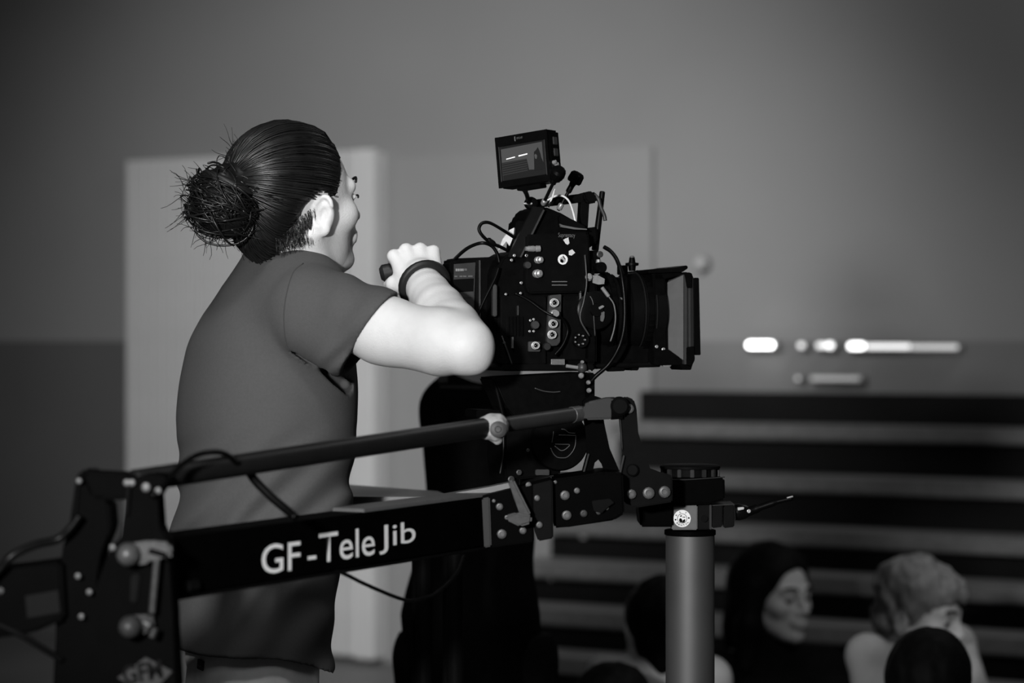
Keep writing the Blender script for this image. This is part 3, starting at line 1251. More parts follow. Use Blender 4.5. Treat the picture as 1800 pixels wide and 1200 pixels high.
# ------------------------------------------------------------------ film camera rig
M_cam = mat('camera_black', 0.0022, 0.42, spec=0.05, noise=0.3, nscale=90)
M_cam2 = mat('satin_black', 0.0034, 0.32, spec=0.08, noise=0.2, nscale=60)
M_rub = mat('black_rubber', 0.002, 0.6, spec=0.05)
M_cable = mat('cable_black', 0.002, 0.35, spec=0.12)
M_silver = mat('bare_metal', 0.42, 0.30, metal=0.55, noise=0.1, nscale=200)
M_chrome = mat('chrome', 0.62, 0.25, metal=0.35)
M_grey = mat('grey_anodised', 0.040, 0.45, metal=0.2, noise=0.1, nscale=80)
M_lgrey = mat('light_grey_plate', 0.11, 0.5, metal=0.2, noise=0.1, nscale=80)
M_white = mat('white_print', 0.75, 0.6)
M_tape = mat('white_tape', 0.62, 0.8, noise=0.1, nscale=150)
M_print = mat('grey_print', 0.10, 0.6)

RA = math.radians(15)                      # the lens points right and a little away
AX = Vector((math.cos(RA), math.sin(RA), 0))
BD = Vector((-math.sin(RA), math.cos(RA), 0))
R0 = P(975, 540, 3.90)


def PR(px, py, t=0.0):
    """line of sight through a frame pixel met with the camera's side plane, t metres behind it"""
    u, w = (px - 900) / FPX, (600 - py) / FPX
    Y = (t + R0.x * BD.x + R0.y * BD.y) / (u * BD.x + BD.y)
    return Vector((u * Y, Y, CAMZ + w * Y))


def rprism(name, px, t0, thick, material, parent, bev=0.0015, label=None, seg=2):
    bm = bmesh.new()
    bm_prism(bm, [PR(x, y, t0) for x, y in px], BD * thick)
    if bev:
        bmesh.ops.bevel(bm, geom=list(bm.edges), offset=bev, segments=seg, affect='EDGES', clamp_overlap=True)
    me = bm_mesh(bm, name)
    shade_auto(me)
    return add_obj(name, me, parent, material, label=label)


def rrect(name, x0, y0, x1, y1, t0, thick, material, parent, bev=0.0015, label=None):
    return rprism(name, [(x0, y0), (x1, y0), (x1, y1), (x0, y1)], t0, thick, material, parent, bev, label)


def rdisc(name, x, y, rpx, t, h, material, parent, seg=20, prof=None, label=None):
    """round part facing the viewer, standing h out of the plane t"""
    r = mm(rpx)
    p = prof or [(0, 1), (0.75, 1), (1, 0.85)]
    return lathe(name, PR(x, y, t), -BD, [(a * h, b * r) for a, b in p], material, parent, seg, label)


def bolt(name, pos, axis, r, material, parent, h=None):
    h = h or r * 0.6
    o = lathe(name, pos, axis, [(0, r), (h * 0.8, r), (h, r * 0.8), (h, r * 0.5), (h * 0.55, r * 0.45)], material, parent, 12)
    return o


CAM = thing('cinema_camera', PR(975, 655, 0.07), 'black cinema camera with lens and matte box pointing right, covered in cables', 'camera')
body_c = rprism('camera_body', [(872, 476), (884, 452), (905, 440), (1030, 438), (1046, 455), (1046, 636), (1032, 648), (884, 650), (868, 636)],
                0.012, 0.125, M_cam, CAM, 0.004)
# layered side panels and ridges
rrect('side_panel', 880, 520, 960, 640, 0.004, 0.010, M_cam2, body_c)
rrect('side_panel', 990, 520, 1040, 632, 0.004, 0.010, M_cam2, body_c)
rrect('edge_strip', 867, 500, 874, 556, -0.006, 0.012, M_grey, body_c)
for i in range(5):
    rrect('vent_rib', 893 + i * 6, 556, 896 + i * 6, 590, 0.000, 0.006, M_cam, body_c, 0.0005)
rrect('edge_strip', 910, 537, 912, 554, -0.001, 0.006, M_grey, body_c, 0.0004)
rrect('edge_strip', 900, 592, 903, 612, -0.001, 0.006, M_lgrey, body_c, 0.0004)
rrect('bright_rail', 950, 508, 972, 511, -0.004, 0.008, M_lgrey, body_c, 0.0004)
rrect('base_plate', 885, 640, 1045, 652, -0.006, 0.14, M_cam2, CAM, 0.002)

# connector strip
strip = rprism('connector_strip', [(966, 519), (987, 517), (985, 600), (980, 607), (970, 608), (962, 601)], -0.006, 0.012, M_grey, CAM, 0.001)


def bnc(x, y, r, parent, open_side=False):
    o = rdisc('connector', x, y, r, -0.006, 0.010, M_chrome, parent, 20,
              [(0, 1.05), (0.3, 1.05), (0.32, 0.92), (1, 0.92), (1, 0.68), (0.25, 0.66)])
    rdisc('core', x, y, r * 0.5, -0.006, 0.007, M_cam2, o, 14)
    rdisc('pin', x, y, r * 0.16, -0.012, 0.003, M_silver, o, 8)
    return o


for x, y in ((973, 532), (971, 569), (969, 588)):
    bnc(x, y, 7.4, strip)
rdisc('plugged_connector', 973, 551, 7, -0.006, 0.016, M_silver, strip, 16, [(0, 1), (0.5, 1), (0.5, 0.8), (1, 0.8)])
rrect('screw_plate', 929, 600, 950, 618, -0.004, 0.006, M_grey, CAM, 0.001)
bnc(940, 607, 6.5, CAM)
rdisc('blank_cap', 940, 571, 7.5, -0.002, 0.006, M_grey, CAM)
rdisc('rubber_cap', 960, 609, 7, -0.002, 0.007, mat('dark_cap', 0.008, 0.5), CAM)
for x, y in ((932, 563), (938, 561), (931, 582), (938, 582), (886, 602), (915, 515), (889, 517)):
    bolt('screw', PR(x, y, 0.0), -BD, mm(2.2), M_silver, CAM)
# multi-pin socket low on the right
sock = rdisc('round_socket', 1018, 597, 14, 0.002, 0.012, M_cam2, CAM, 24, [(0, 1), (1, 1), (1, 0.75), (0.4, 0.7)])
for k in range(7):
    w = k * 0.9
    rdisc('socket_pin', 1018 + 9 * math.cos(w), 597 + 9 * math.sin(w), 1.6, -0.006, 0.006, M_silver, sock, 8)

# top pack with wireless transmitter
top = rprism('top_pack', [(921, 398), (930, 374), (944, 362), (960, 363), (985, 374), (1006, 386), (1034, 403), (1036, 440), (921, 440)],
             0.016, 0.10, M_cam, CAM, 0.004)
rprism('slanted_plate', [(893, 452), (938, 362), (957, 366), (914, 452)], 0.004, 0.012, mat('dark_plate', 0.005, 0.45, spec=0.1), CAM, 0.001)
rprism('slant_highlight', [(914, 452), (955, 368), (958, 369), (917, 452)], 0.001, 0.008, M_grey, CAM, 0.0005)  # grey strip drawn in as the plate's edge highlight
rprism('knurled_dial', [(983, 378), (1006, 385), (1030, 398), (1032, 404), (985, 400)], 0.004, 0.02, M_rub, CAM, 0.002)
rprism('pack_label_edge', [(984, 393), (990, 396), (1012, 400), (1032, 402), (1032, 404), (1010, 403), (986, 399)], -0.003, 0.006, M_lgrey, CAM, 0.0004)
tx = rprism('transmitter_box', [(926, 412), (1034, 408), (1037, 424), (1037, 506), (1028, 514), (930, 516), (924, 500)], -0.006, 0.030, M_cam2, CAM, 0.003)
e0 = PR(981, 419, -0.0065)
place_text('box_lettering', 'Supremacy', PR(981, 419, -0.0065), AX, (0, 0, 1), mm(31), mm(10), M_print, tx, label='grey lettering')
rprism('tape_bit', [(990, 421), (999, 417), (1001, 427), (998, 430), (994, 428)], -0.0075, 0.001, M_tape, tx, 0, label='torn white tape bit')
rprism('tape_bit', [(1000, 441), (1006, 438), (1011, 444), (1005, 449), (1000, 448)], -0.0075, 0.001, M_tape, tx, 0, label='torn white tape bit')
lathe('round_sticker', PR(989, 456, -0.006), -BD, [(0, mm(9)), (0.001, mm(9))], M_white, tx, 24, label='round white sticker')
lathe('sticker_print', PR(989, 456.5, -0.007), -BD, [(0, mm(5.4)), (0.0004, mm(5.4))], mat('sticker_grey', 0.35, 0.7), tx, 20)
rprism('sticker_print', [(985, 456), (988, 455), (991, 459), (989, 462), (985, 460)], -0.0076, 0.0003, M_rub, tx, 0)
rprism('sticker_print', [(989, 450), (990, 449), (994, 455), (993, 456)], -0.0076, 0.0003, M_rub, tx, 0)
for y in (494, 500):
    rrect('printed_line', 970, y, 997, y + 1.6, -0.0068, 0.001, M_print, tx, 0)
# silver plugs on the box edge
for (x, y, L, r) in ((937, 437, 26, 5.5),):
    a, b = PR(x - L / 2, y, -0.012), PR(x + L / 2, y, -0.012)
    lathe('plug', a, b - a, [(0, mm(r * .7)), (mm(4), mm(r * .75)), (mm(5), mm(r * .9)), (mm(14), mm(r)), (mm(18), mm(r * .8)), (mm(19), mm(r * 1.05)), (mm(26), mm(r))], M_silver, CAM, 16)
for (x, y, r) in ((944, 457, 6.5), (942, 481, 7.5)):
    lathe('plug', PR(x, y, -0.004), -BD + AX * 0.35, [(0, mm(r)), (0.006, mm(r)), (0.007, mm(r * .8)), (0.012, mm(r * .85)), (0.014, mm(r * .5))], M_silver, CAM, 16)
rdisc('rubber_button', 926, 466, 6.5, -0.006, 0.008, mat('button_grey', 0.02, 0.5), CAM)
for x, y in ((904, 449), (899, 457), (925, 449), (916, 497)):
    bolt('screw', PR(x, y, -0.002), -BD, mm(2.6), M_silver, CAM)
# battery
bat = rprism('battery', [(791, 460), (796, 454), (876, 451), (882, 456), (882, 606), (800, 608), (792, 600)], 0.068, 0.055, M_cam, CAM, 0.003)
lab = rprism('battery_label', [(798, 464), (836, 461), (833, 552), (797, 554)], 0.0665, 0.003, mat('label_dark', 0.018, 0.5), bat, 0.0004)
rprism('label_band', [(798, 491), (833, 489), (832, 512), (797, 514)], 0.0655, 0.002, M_rub, lab, 0)
for (x0, x1, y0, y1, nm) in ((801, 804, 472, 476.5, 0), (804.6, 808, 472, 476.5, 0), (808.8, 812, 472, 476.3, 0), (812.6, 815, 472, 476.2, 0), (816, 821, 471.8, 475.6, 1),
                             (799, 804, 484.4, 487, 1), (808, 813, 484.3, 486.9, 1), (814, 820, 484.2, 486.8, 1), (823, 831, 484, 486.6, 1)):
    rrect('label_print', x0, y0, x1, y1, 0.0650, 0.001, mat('label_print%d' % nm, (0.22, 0.10)[nm], 0.6, spec=0.1), lab, 0)
rprism('label_lower', [(800, 514), (832, 512), (832, 522), (800, 524)], 0.0655, 0.002, mat('label_mid', 0.022, 0.5), lab, 0)
rrect('battery_rib', 842, 457, 845, 560, 0.064, 0.006, M_grey, bat, 0.0005)
rrect('battery_rib', 838, 457, 840, 560, 0.0645, 0.006, MATS['dark_plate'], bat, 0.0005)
# handle and posts
hn = rprism('top_handle', [(930, 352), (1030, 339), (1048, 337), (1050, 350), (1034, 354), (936, 366)], 0.045, 0.026, M_cam2, CAM, 0.002)
rprism('handle_post', [(1022, 350), (1037, 348), (1033, 412), (1018, 412)], 0.045, 0.02, M_cam2, CAM, 0.0015)
rod('slim_post', PR(1059, 336, 0.05), PR(1046, 440, 0.05), mm(5), M_cam2, CAM, r1=mm(6.5))
rprism('post_clamp', [(1020, 402), (1050, 398), (1052, 425), (1030, 440), (1018, 430)], 0.03, 0.04, M_cam, CAM, 0.003)
rprism('handle_clamp', [(1026, 340), (1033, 336), (1043, 336), (1052, 344), (1050, 356), (1036, 358), (1028, 352)], 0.035, 0.04, M_rub, CAM, 0.003)
tube('loose_strap', [PR(1045, 342, 0.04), PR(1052, 350, 0.035), PR(1056, 364, 0.035), PR(1062, 378, 0.035), PR(1064, 388, 0.035)],
     [mm(3.4)] * 33, M_grey, CAM, 6)
rprism('rear_bracket', [(908, 388), (925, 388), (922, 450), (902, 450)], 0.02, 0.05, M_cam, CAM, 0.002)
rdisc('mount_ball', 930, 358, 12, 0.046, 0.022, M_cam2, CAM, 24, [(0, .5), (0.1, .85), (0.5, 1), (0.9, .85), (1, .5)])
rrect('ball_glint', 921, 356, 936, 359, 0.022, 0.004, M_chrome, CAM, 0.0006)  # chrome strip laid on as the ball's highlight
# right-hand front of body: lens mount area
rrect('front_block', 1036, 440, 1056, 478, 0.02, 0.05, M_cam, CAM, 0.003)
rrect('front_plate', 1030, 478, 1050, 640, 0.0, 0.11, M_cam, CAM, 0.004)
bolt('release_knob', PR(1054, 447, 0.015), -BD, mm(6), M_grey, CAM)
a = PR(1052, 456, 0.018)
lathe('silver_stud', a, Vector((0, 0, -1)), [(0, mm(4)), (0.006, mm(5)), (0.008, mm(3)), (0.020, mm(3))], M_silver, CAM, 14)
lathe('silver_boss', PR(1034, 487, -0.002), -BD, [(0, mm(7)), (0.004, mm(7)), (0.006, mm(4)), (0.010, mm(4))], M_silver, CAM, 16)
rrect('mark_strip', 1019, 510, 1022, 540, -0.003, 0.004, M_lgrey, CAM, 0.0004)

# lens
LC = PR(1040, 548, 0.062)


def lx(px):
    """distance along the lens axis that shows at column px"""
    u = (px - 900) / FPX
    return (u * LC.y - LC.x) / (AX.x - u * AX.y)


prof = []
for px, r in ((1040, 52), (1048, 60), (1050, 67), (1074, 68), (1076, 63), (1092, 63), (1094, 69), (1112, 71), (1113, 68), (1116, 68),
              (1117, 71), (1131, 72), (1132, 69), (1135, 69), (1136, 73), (1150, 74), (1152, 66)):
    prof.append((lx(px), mm(r)))
lens = lathe('lens', LC, AX, prof, M_cam2, CAM, 48)
for px, r in ((1062, 69.5), (1124, 73)):
    q = [(lx(px) - 0.0045, mm(r)), (lx(px) - 0.0045, mm(r + 1.6)), (lx(px) + 0.0045, mm(r + 1.6)), (lx(px) + 0.0045, mm(r))]
    lathe('gear_ring', LC, AX, q, M_cam, lens, 90, mod=lambda w: 1.0 + 0.010 * (1 if math.sin(w * 45) > 0 else -1))
for px, r in ((1114.5, 72.2), (1133.5, 74)):
    q = [(lx(px) - 0.0008, mm(r - 2)), (lx(px) - 0.0008, mm(r)), (lx(px) + 0.0008, mm(r)), (lx(px) + 0.0008, mm(r - 2))]
    lathe('engraved_ring', LC, AX, q, mat('ring_grey', 0.02, 0.35, metal=0.4), lens, 48)
rrect('lens_base', 1046, 604, 1150, 642, 0.03, 0.07, M_cam, CAM, 0.003)
# focus motor and its wiring on the near side of the lens
fm = lathe('focus_motor', PR(1058, 470, -0.002), BD, [(0, mm(8)), (0.002, mm(10)), (0.05, mm(10)), (0.052, mm(8))], M_cam, CAM, 20)
rprism('grey_tape', [(1042, 484), (1050, 483), (1063, 490), (1062, 499), (1052, 500), (1042, 497)], -0.006, 0.002, mat('grey_tape', 0.20, 0.7, noise=0.2, nscale=200), CAM, 0)
lathe('motor_disc', PR(1046, 545, -0.004), -BD, [(0, mm(34)), (0.004, mm(34)), (0.006, mm(30)), (0.006, mm(12)), (0.012, mm(11))], M_cam2, CAM, 32)
rprism('bright_latch', [(1052, 540), (1060, 536), (1063, 539), (1054, 544)], -0.018, 0.004, M_silver, CAM, 0.0008)
rprism('bright_latch', [(1056, 548), (1063, 547), (1063, 558), (1060, 566), (1056, 564)], -0.016, 0.004, M_lgrey, CAM, 0.0008)
a, b = PR(1058, 505, -0.012), PR(1070, 521, -0.012)
rod('wire_plug', a, b, mm(3.4), M_silver, CAM)
tube('thin_wire', [PR(1070, 521, -0.012), PR(1079, 535, -0.014), PR(1082, 558, -0.014), PR(1079, 580, -0.012), PR(1073, 600, -0.01)], mm(1.5), M_lgrey, CAM, 6)
tube('thin_wire', [PR(1028, 448, -0.008), PR(1030, 470, -0.012), PR(1031, 500, -0.012), PR(1026, 530, -0.01), PR(1020, 560, -0.01), PR(1036, 590, -0.01)], mm(1.7), M_grey, CAM, 6)
tube('thin_wire', [PR(1019, 540, -0.004), PR(1024, 565, -0.006), PR(1034, 588, -0.004)], mm(1.3), M_grey, CAM, 6)
tube('thin_wire', [PR(1032, 514, -0.006), PR(1042, 530, -0.012), PR(1044, 560, -0.012), PR(1046, 590, -0.008)], mm(1.2), M_grey, CAM, 6)
rprism('small_latch', [(1090, 522), (1096, 524), (1098, 528), (1092, 526)], -0.006, 0.003, M_lgrey, CAM, 0.0005)
lathe('lens_knob', PR(1111, 476, 0.05), Vector((0, 0, 1)), [(0, mm(6)), (0.008, mm(7)), (0.009, mm(12)), (0.013, mm(12)), (0.014, mm(6)), (0.022, mm(5))], M_cam, CAM, 20)
lathe('knob_tip', PR(1111, 458, 0.05), Vector((0, 0, 1)), [(0, mm(4)), (0.006, mm(4.5)), (0.008, mm(3))], M_lgrey, CAM, 14)
rrect('lens_support', 1094, 466, 1104, 482, 0.03, 0.03, M_cam, CAM, 0.001)

# matte box: rear plate, tapered hood, front frame, top flag
mb = rprism('matte_box', [(1148, 478), (1160, 470), (1172, 492), (1174, 620), (1164, 640), (1150, 640)], 0.0, 0.125, M_cam, CAM, 0.003)
h0, h1 = 1172, 1206
def mbq(px, py, t):
    return PR(px, py, t)
V_ = [mbq(h0, 497, 0.012), mbq(h0, 612, 0.012), mbq(h1, 636, -0.012), mbq(h1, 481, -0.012)]
W_ = [q + BD * d for q, d in zip(V_, (0.100, 0.100, 0.150, 0.150))]
hood_m = mat('hood_grey', 0.095, 0.8, spec=0.15, noise=0.08, nscale=60)
bm = bmesh.new()
a_ = [bm.verts.new(q) for q in V_]
b_ = [bm.verts.new(q) for q in W_]
c1 = [bm.verts.new(V_[i] + BD * 0.003 + AX * (0.001 if i > 1 else 0)) for i in range(4)]
bm.faces.new(a_)
bm.faces.new(b_[::-1])
for i, j in ((0, 1), (1, 2), (3, 0)):
    bm.faces.new((a_[j], a_[i], b_[i], b_[j]))
bmesh.ops.delete(bm, geom=[q for q in bm.verts if not q.link_faces], context='VERTS')
hm = bm_mesh(bm)
add_obj('hood', hm, mb, hood_m, label='pale grey tapered hood')
# rims round the hood
for nm, poly in (('hood_rim', [(1203, 478), (1208, 478), (1208, 640), (1203, 640)]),
                 ('hood_rim', [(1211, 482), (1214, 482), (1215, 636), (1212, 636)])):
    rprism(nm, poly, -0.014, 0.16, M_grey, mb, 0.0006)
rprism('front_frame', [(1207, 480), (1213, 478), (1219, 486), (1220, 630), (1214, 640), (1207, 640)], -0.012, 0.155, mat('frame_grey', 0.012, 0.4), mb, 0.001)
rprism('corner_block', [(1203, 478), (1217, 480), (1217, 506), (1208, 506)], -0.016, 0.165, M_cam, mb, 0.001)
rprism('corner_block', [(1207, 610), (1220, 608), (1222, 632), (1216, 644), (1207, 640)], -0.016, 0.165, M_cam, mb, 0.001)
rprism('side_flag', [(1220, 488), (1229, 488), (1232, 624), (1222, 624)], -0.016, 0.17, M_cam, mb, 0.001)
rprism('top_flag', [(1140, 474), (1190, 470), (1208, 466), (1210, 471), (1200, 478), (1140, 480)], -0.01, 0.15, M_cam, mb, 0.001)
rprism('hood_top', [(1145, 480), (1200, 476), (1196, 484), (1160, 492), (1148, 490)], 0.0, 0.12, M_cam, mb, 0.001)
rprism('hood_foot', [(1195, 640), (1218, 640), (1215, 650), (1200, 650)], -0.004, 0.06, M_cam, mb, 0.001)
rprism('hood_bottom', [(1150, 618), (1172, 612), (1204, 634), (1205, 641), (1160, 642), (1150, 640)], -0.004, 0.13, M_cam, mb, 0.001)
for x, y, r in ((1154, 609, 3.0), (1166, 614, 3.4)):
    bolt('screw', PR(x, y, -0.002), -BD, mm(r), M_silver, mb)
rrect('bright_bracket', 1166, 640, 1180, 644, -0.002, 0.01, M_silver, mb, 0.001)
rprism('rod_clamp', [(1112, 640), (1126, 640), (1122, 651), (1110, 651)], 0.02, 0.06, M_cam, mb, 0.001)
for t in (0.02, 0.11):
    rod('support_rod', PR(1030, 644, t), PR(1160, 640, t), mm(5), M_cam2, CAM)
rprism('release_lever', [(1066, 648), (1078, 645), (1100, 648), (1098, 652), (1070, 653)], 0.0, 0.012, M_cam, CAM, 0.001)
# bright bits low on the body
rrect('metal_tag', 969, 631, 993, 641, -0.010, 0.004, mat('brushed_tag', 0.30, 0.35, metal=0.7, noise=0.2, nscale=300), CAM, 0.0006)
a, b = PR(995, 643, -0.012), PR(1016, 646, -0.012)
rod('lock_lever', a, b, mm(3.2), M_silver, CAM)
lathe('lock_knob', PR(1022, 646, -0.006), -BD, [(0, mm(9)), (0.006, mm(9)), (0.010, mm(6)), (0.012, mm(2))], M_grey, CAM, 18)
for x, y, r in ((1023, 636, 3.2), (1021, 660, 5), (1036, 652, 2.5), (1034, 672, 4), (1035, 686, 4.5)):
    lathe('bright_bolt', PR(x, y, -0.010), -BD, [(0, mm(r)), (0.004, mm(r)), (0.007, mm(r * .5))], M_silver, CAM, 12)
# white flag of tape behind the body
rprism('white_tape_flag', [(876, 440), (884, 420), (896, 404), (906, 399), (911, 404), (903, 414), (896, 432), (890, 424), (882, 434)], 0.03, 0.004, M_tape, CAM, 0,
       label='white tape flag behind the body')

# antennas
def antenna(bx, by, tx_, ty, silver_at, t0=0.02, t1=0.01):
    A, B = PR(bx, by, t0), PR(tx_, ty, t1)
    d = (B - A).normalized()
    L = (B - A).length
    an = rod('antenna', A, B, mm(3.0), M_cam2, CAM)
    lathe('antenna_head', B - d * 0.004, d, [(0, mm(4.5)), (mm(9), mm(6)), (mm(10), mm(11.5)), (mm(14), mm(13)), (mm(26), mm(12.5)), (mm(30), mm(9)), (mm(31), mm(4))],
          M_cam, an, 24, mod=lambda w: 1 + 0.03 * math.cos(12 * w))
    lathe('antenna_ferrule', A + d * silver_at, d, [(0, mm(4)), (mm(2), mm(5.2)), (mm(10), mm(5.2)), (mm(12), mm(3.6))], M_silver, an, 14)
    lathe('antenna_sleeve', B - d * mm(14), d, [(0, mm(4.2)), (mm(2), mm(5.2)), (mm(12), mm(5.2))], M_cam2, an, 14)
    return an


antenna(954, 360, 976, 314, 0.002, -0.02, -0.075)
antenna(981, 370, 1005, 326, 0.002)

# ------------------------------------------------------------------ cables (each lies loose on the rig)
def cable(pts, rpx, label, material=M_cable, n=8):
    o = tube('cable', [PR(x, y, t) for x, y, t in pts], mm(rpx), material, None, 8, n)
    tag(o, label, 'cable', 'cables on the film camera')
    return o


cable([(905, 418, .01), (885, 405, .0), (862, 392, -.005), (848, 392, -.005), (842, 402, -.005), (848, 414, -.005), (862, 426, 0), (880, 434, .005), (892, 440, .01)], 3.0,
      'small looped black cable with a plug, left of the camera top')
lathe('cable_plug', PR(857, 420, -0.001), PR(871, 430, 0.001) - PR(857, 420, -0.001), [(0, mm(3)), (mm(3), mm(4.6)), (mm(13), mm(4.6)), (mm(17), mm(3))], M_cam2, None, 12)
tag(bpy.data.objects['cable_plug'], 'black in-line plug on the small looped cable', 'plug')
cable([(781, 486, .115), (788, 472, .10), (800, 455, .07), (822, 436, .04), (846, 427, .02), (864, 432, .02), (874, 446, .02), (878, 462, .02)], 3.2,
      'black cable arching over the battery behind the wrist')
cable([(1062, 434, .02), (1074, 442, .01), (1085, 458, .0), (1093, 485, -.016), (1098, 530, -.02), (1097, 575, -.02), (1088, 610, -.02), (1070, 640, -.012), (1048, 660, -.006), (1036, 674, .0)], 3.8,
      'thick black cable bowing around the lens')
cable([(905, 515, -.004), (930, 528, -.008), (955, 546, -.014), (975, 556, -.02), (988, 560, -.012), (998, 580, -.008), (990, 605, -.008), (975, 624, -.006)], 2.6,
      'thin black cable crossing the connector strip')
cable([(877, 470, .0), (870, 490, -.004), (850, 530, -.004), (840, 556, -.004), (836, 590, .0)], 2.6, 'thin black cable running down across the battery')
cable([(882, 590, -.002), (888, 606, -.006), (894, 622, -.004), (900, 640, -.004)], 1.4, 'thin grey wire low at the rear of the camera body', M_grey)
cable([(975, 332, .02), (971, 346, .02), (966, 358, .02), (962, 370, .022)], 1.6, 'short white wire hanging from the left antenna head', M_white)
cable([(962, 352, .026), (975, 345, .02), (988, 344, .012), (999, 352, .01), (1006, 368, .012), (1011, 388, .012), (1014, 402, .01)], 1.8,
      'white wire arching over the top handle', M_white)

# ------------------------------------------------------------------ monitor
psi = math.radians(33)
rollm = math.radians(5.5)
mx_ = Vector((math.cos(psi), -math.sin(psi), 0))
mz_ = Vector((0, 0, 1))
mn_ = Vector((-math.sin(psi), -math.cos(psi), 0))      # screen normal
q = Matrix.Rotation(-rollm, 3, -mn_)
q = Matrix.Rotation(rollm, 3, mn_) if (Matrix.Rotation(rollm, 3, mn_) @ mx_).z > 0 else Matrix.Rotation(-rollm, 3, mn_)
mx_, mz_ = q @ mx_, q @ mz_
MC = P(920, 279.5, 3.86)
MWd, MHt, MDp = 0.0985, 0.0835, 0.036
MON = thing('camera_monitor', P(925, 355, 3.90), 'small black field monitor above the film camera showing a dim picture', 'monitor')
obox('housing', MC - mn_ * MDp / 2, mx_, -mn_, mz_, MWd, MDp, MHt, M_cam, MON, 0.004)


def mpt(u, v, o=0.0):
    return MC + mx_ * (u * MWd / 2) + mz_ * (v * MHt / 2) + mn_ * o


def mpoly(name, uv, o, th, material, parent):
    bm = bmesh.new()
    bm_prism(bm, [mpt(a, b, o) for a, b in uv], -mn_ * th)
    return add_obj(name, bm_mesh(bm), parent, material)


for nm, uv in (('bezel_rail', [(-1, .98), (1, .98), (1, .60), (-1, .60)]), ('bezel_rail', [(-1, -.98), (1, -.98), (1, -.72), (-1, -.72)]),
               ('bezel_rail', [(-1, .6), (-.86, .6), (-.86, -.72), (-1, -.72)]), ('bezel_rail', [(.88, .6), (1, .6), (1, -.72), (.88, -.72)])):
    mpoly(nm, uv, 0.003, 0.004, M_cam, MON)
for u in (-.87, .89):
    mpoly('bezel_edge', [(u - .012, .6), (u + .012, .6), (u + .012, -.75), (u - .012, -.75)], 0.0035, 0.002, M_grey, MON)
scr = mpoly('screen', [(-.85, .6), (.87, .6), (.87, -.72), (-.85, -.72)], 0.0006, 0.0012, mat('screen_dark', 0.012, 0.25, emit=0.004), MON)
img = mat('screen_picture', 0.02, 0.3, emit=0.055)
mpoly('picture_wall', [(-.82, .50), (.76, .54), (.76, -.42), (.36, -.46), (.20, -.44), (.14, .0), (-.82, -.02)], 0.0010, 0.0003, img, scr)
im2 = mat('screen_step', 0.01, 0.3, emit=0.024)
for k in range(6):
    y0 = -0.04 - k * 0.085
    mpoly('picture_step', [(-.82, y0), (.14, y0 + .04), (.14, y0 - .006), (-.82, y0 - .05)], 0.0011, 0.0003, im2, scr)
im3 = mat('screen_bright', 0.5, 0.3, emit=0.9)
mpoly('picture_light', [(-.64, .08), (-.30, .11), (-.30, .145), (-.64, .115)], 0.0013, 0.0003, im3, scr)
mpoly('picture_light', [(-.16, .12), (.18, .15), (.18, .19), (-.16, .165)], 0.0013, 0.0003, im3, scr)
mpoly('picture_figure', [(.40, -.50), (.42, -.1), (.44, .20), (.52, .26), (.60, .36), (.64, .24), (.68, .1), (.70, -.05), (.80, -.35), (.82, -.50)], 0.0013, 0.0003, mat('screen_black', 0.008, 0.4), scr)
mpoly('picture_face', [(.45, .08), (.50, .12), (.55, .04), (.52, -.08), (.47, -.06)], 0.0016, 0.0003, mat('screen_face', 0.02, 0.4, emit=0.06), scr)
mpoly('mark', [(-.24, .90), (-.20, .90), (-.20, .72), (-.24, .72)], 0.0034, 0.0003, M_lgrey, MON)
place_text('maker_lettering', 'SMALLHD', mpt(-.15, .78, 0.0034), mx_, mz_, 0.0115, 0.0034, M_print, MON)
# ports and buttons on the right side of the housing
for k, (v0, v1) in enumerate(((.72, .42), (.28, -.02))):
    c = MC + mx_ * (MWd / 2) + mz_ * ((v0 + v1) / 2 * MHt / 2) - mn_ * 0.020
    obox('side_port', c, mx_, -mn_, mz_, 0.003, 0.012, (v0 - v1) * MHt / 2, M_grey, MON, 0.0008)
for dv, do in ((-.28, .010), (-.36, .016), (-.55, .012)):
    c = MC + mx_ * (MWd / 2) + mz_ * (dv * MHt / 2) - mn_ * do
    lathe('side_plug', c, mx_, [(0, 0.0035), (0.005, 0.0035), (0.006, 0.002)], M_silver, MON, 12)
obox('foot_plate', MC - mz_ * (MHt / 2 + 0.003) - mn_ * MDp / 2, mx_, -mn_, mz_, 0.045, 0.02, 0.006, M_cam, MON)
tube('tilt_arm', [P(917, 328, 3.875), P(924, 338, 3.88), P(927, 346, 3.90), P(929, 356, 3.91)], mm(4), M_cam2, MON, 8)
tube('tilt_arm', [P(925, 328, 3.875), P(925, 340, 3.88), P(928, 350, 3.90)], mm(3), M_cam2, MON, 8)

# ------------------------------------------------------------------ tilt head under the camera
HD = thing('fluid_head', PR(980, 850, 0.06), 'black fluid head with an engraved round emblem under the film camera', 'tripod head')
rprism('top_plate', [(868, 664), (890, 662), (1036, 654), (1044, 668), (1040, 700), (1030, 716), (975, 728), (906, 738), (892, 716)], 0.0, 0.10, M_cam, HD, 0.003)
tube('plate_highlight', [PR(940, 682, -0.002), PR(955, 687, -0.002), PR(972, 689, -0.002), PR(985, 688, -0.002)], mm(1.2), M_grey, HD, 6)  # grey line standing in for the curved highlight on the plate
rrect('drop_bracket', 1026, 655, 1046, 700, 0.0, 0.05, M_cam, HD, 0.002)
rod('thin_strut', PR(868, 664, 0.01), PR(888, 745, 0.01), mm(4), M_cam, HD)
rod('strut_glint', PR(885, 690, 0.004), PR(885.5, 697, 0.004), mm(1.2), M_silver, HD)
rprism('rear_tray', [(838, 720), (884, 721), (890, 735), (838, 735)], 0.02, 0.08, M_cam, HD, 0.002)
drum = lathe('head_drum', PR(985, 775, 0.0), BD, [(0, mm(50)), (0.004, mm(53)), (0.10, mm(53)), (0.104, mm(50))], M_cam, HD, 48)
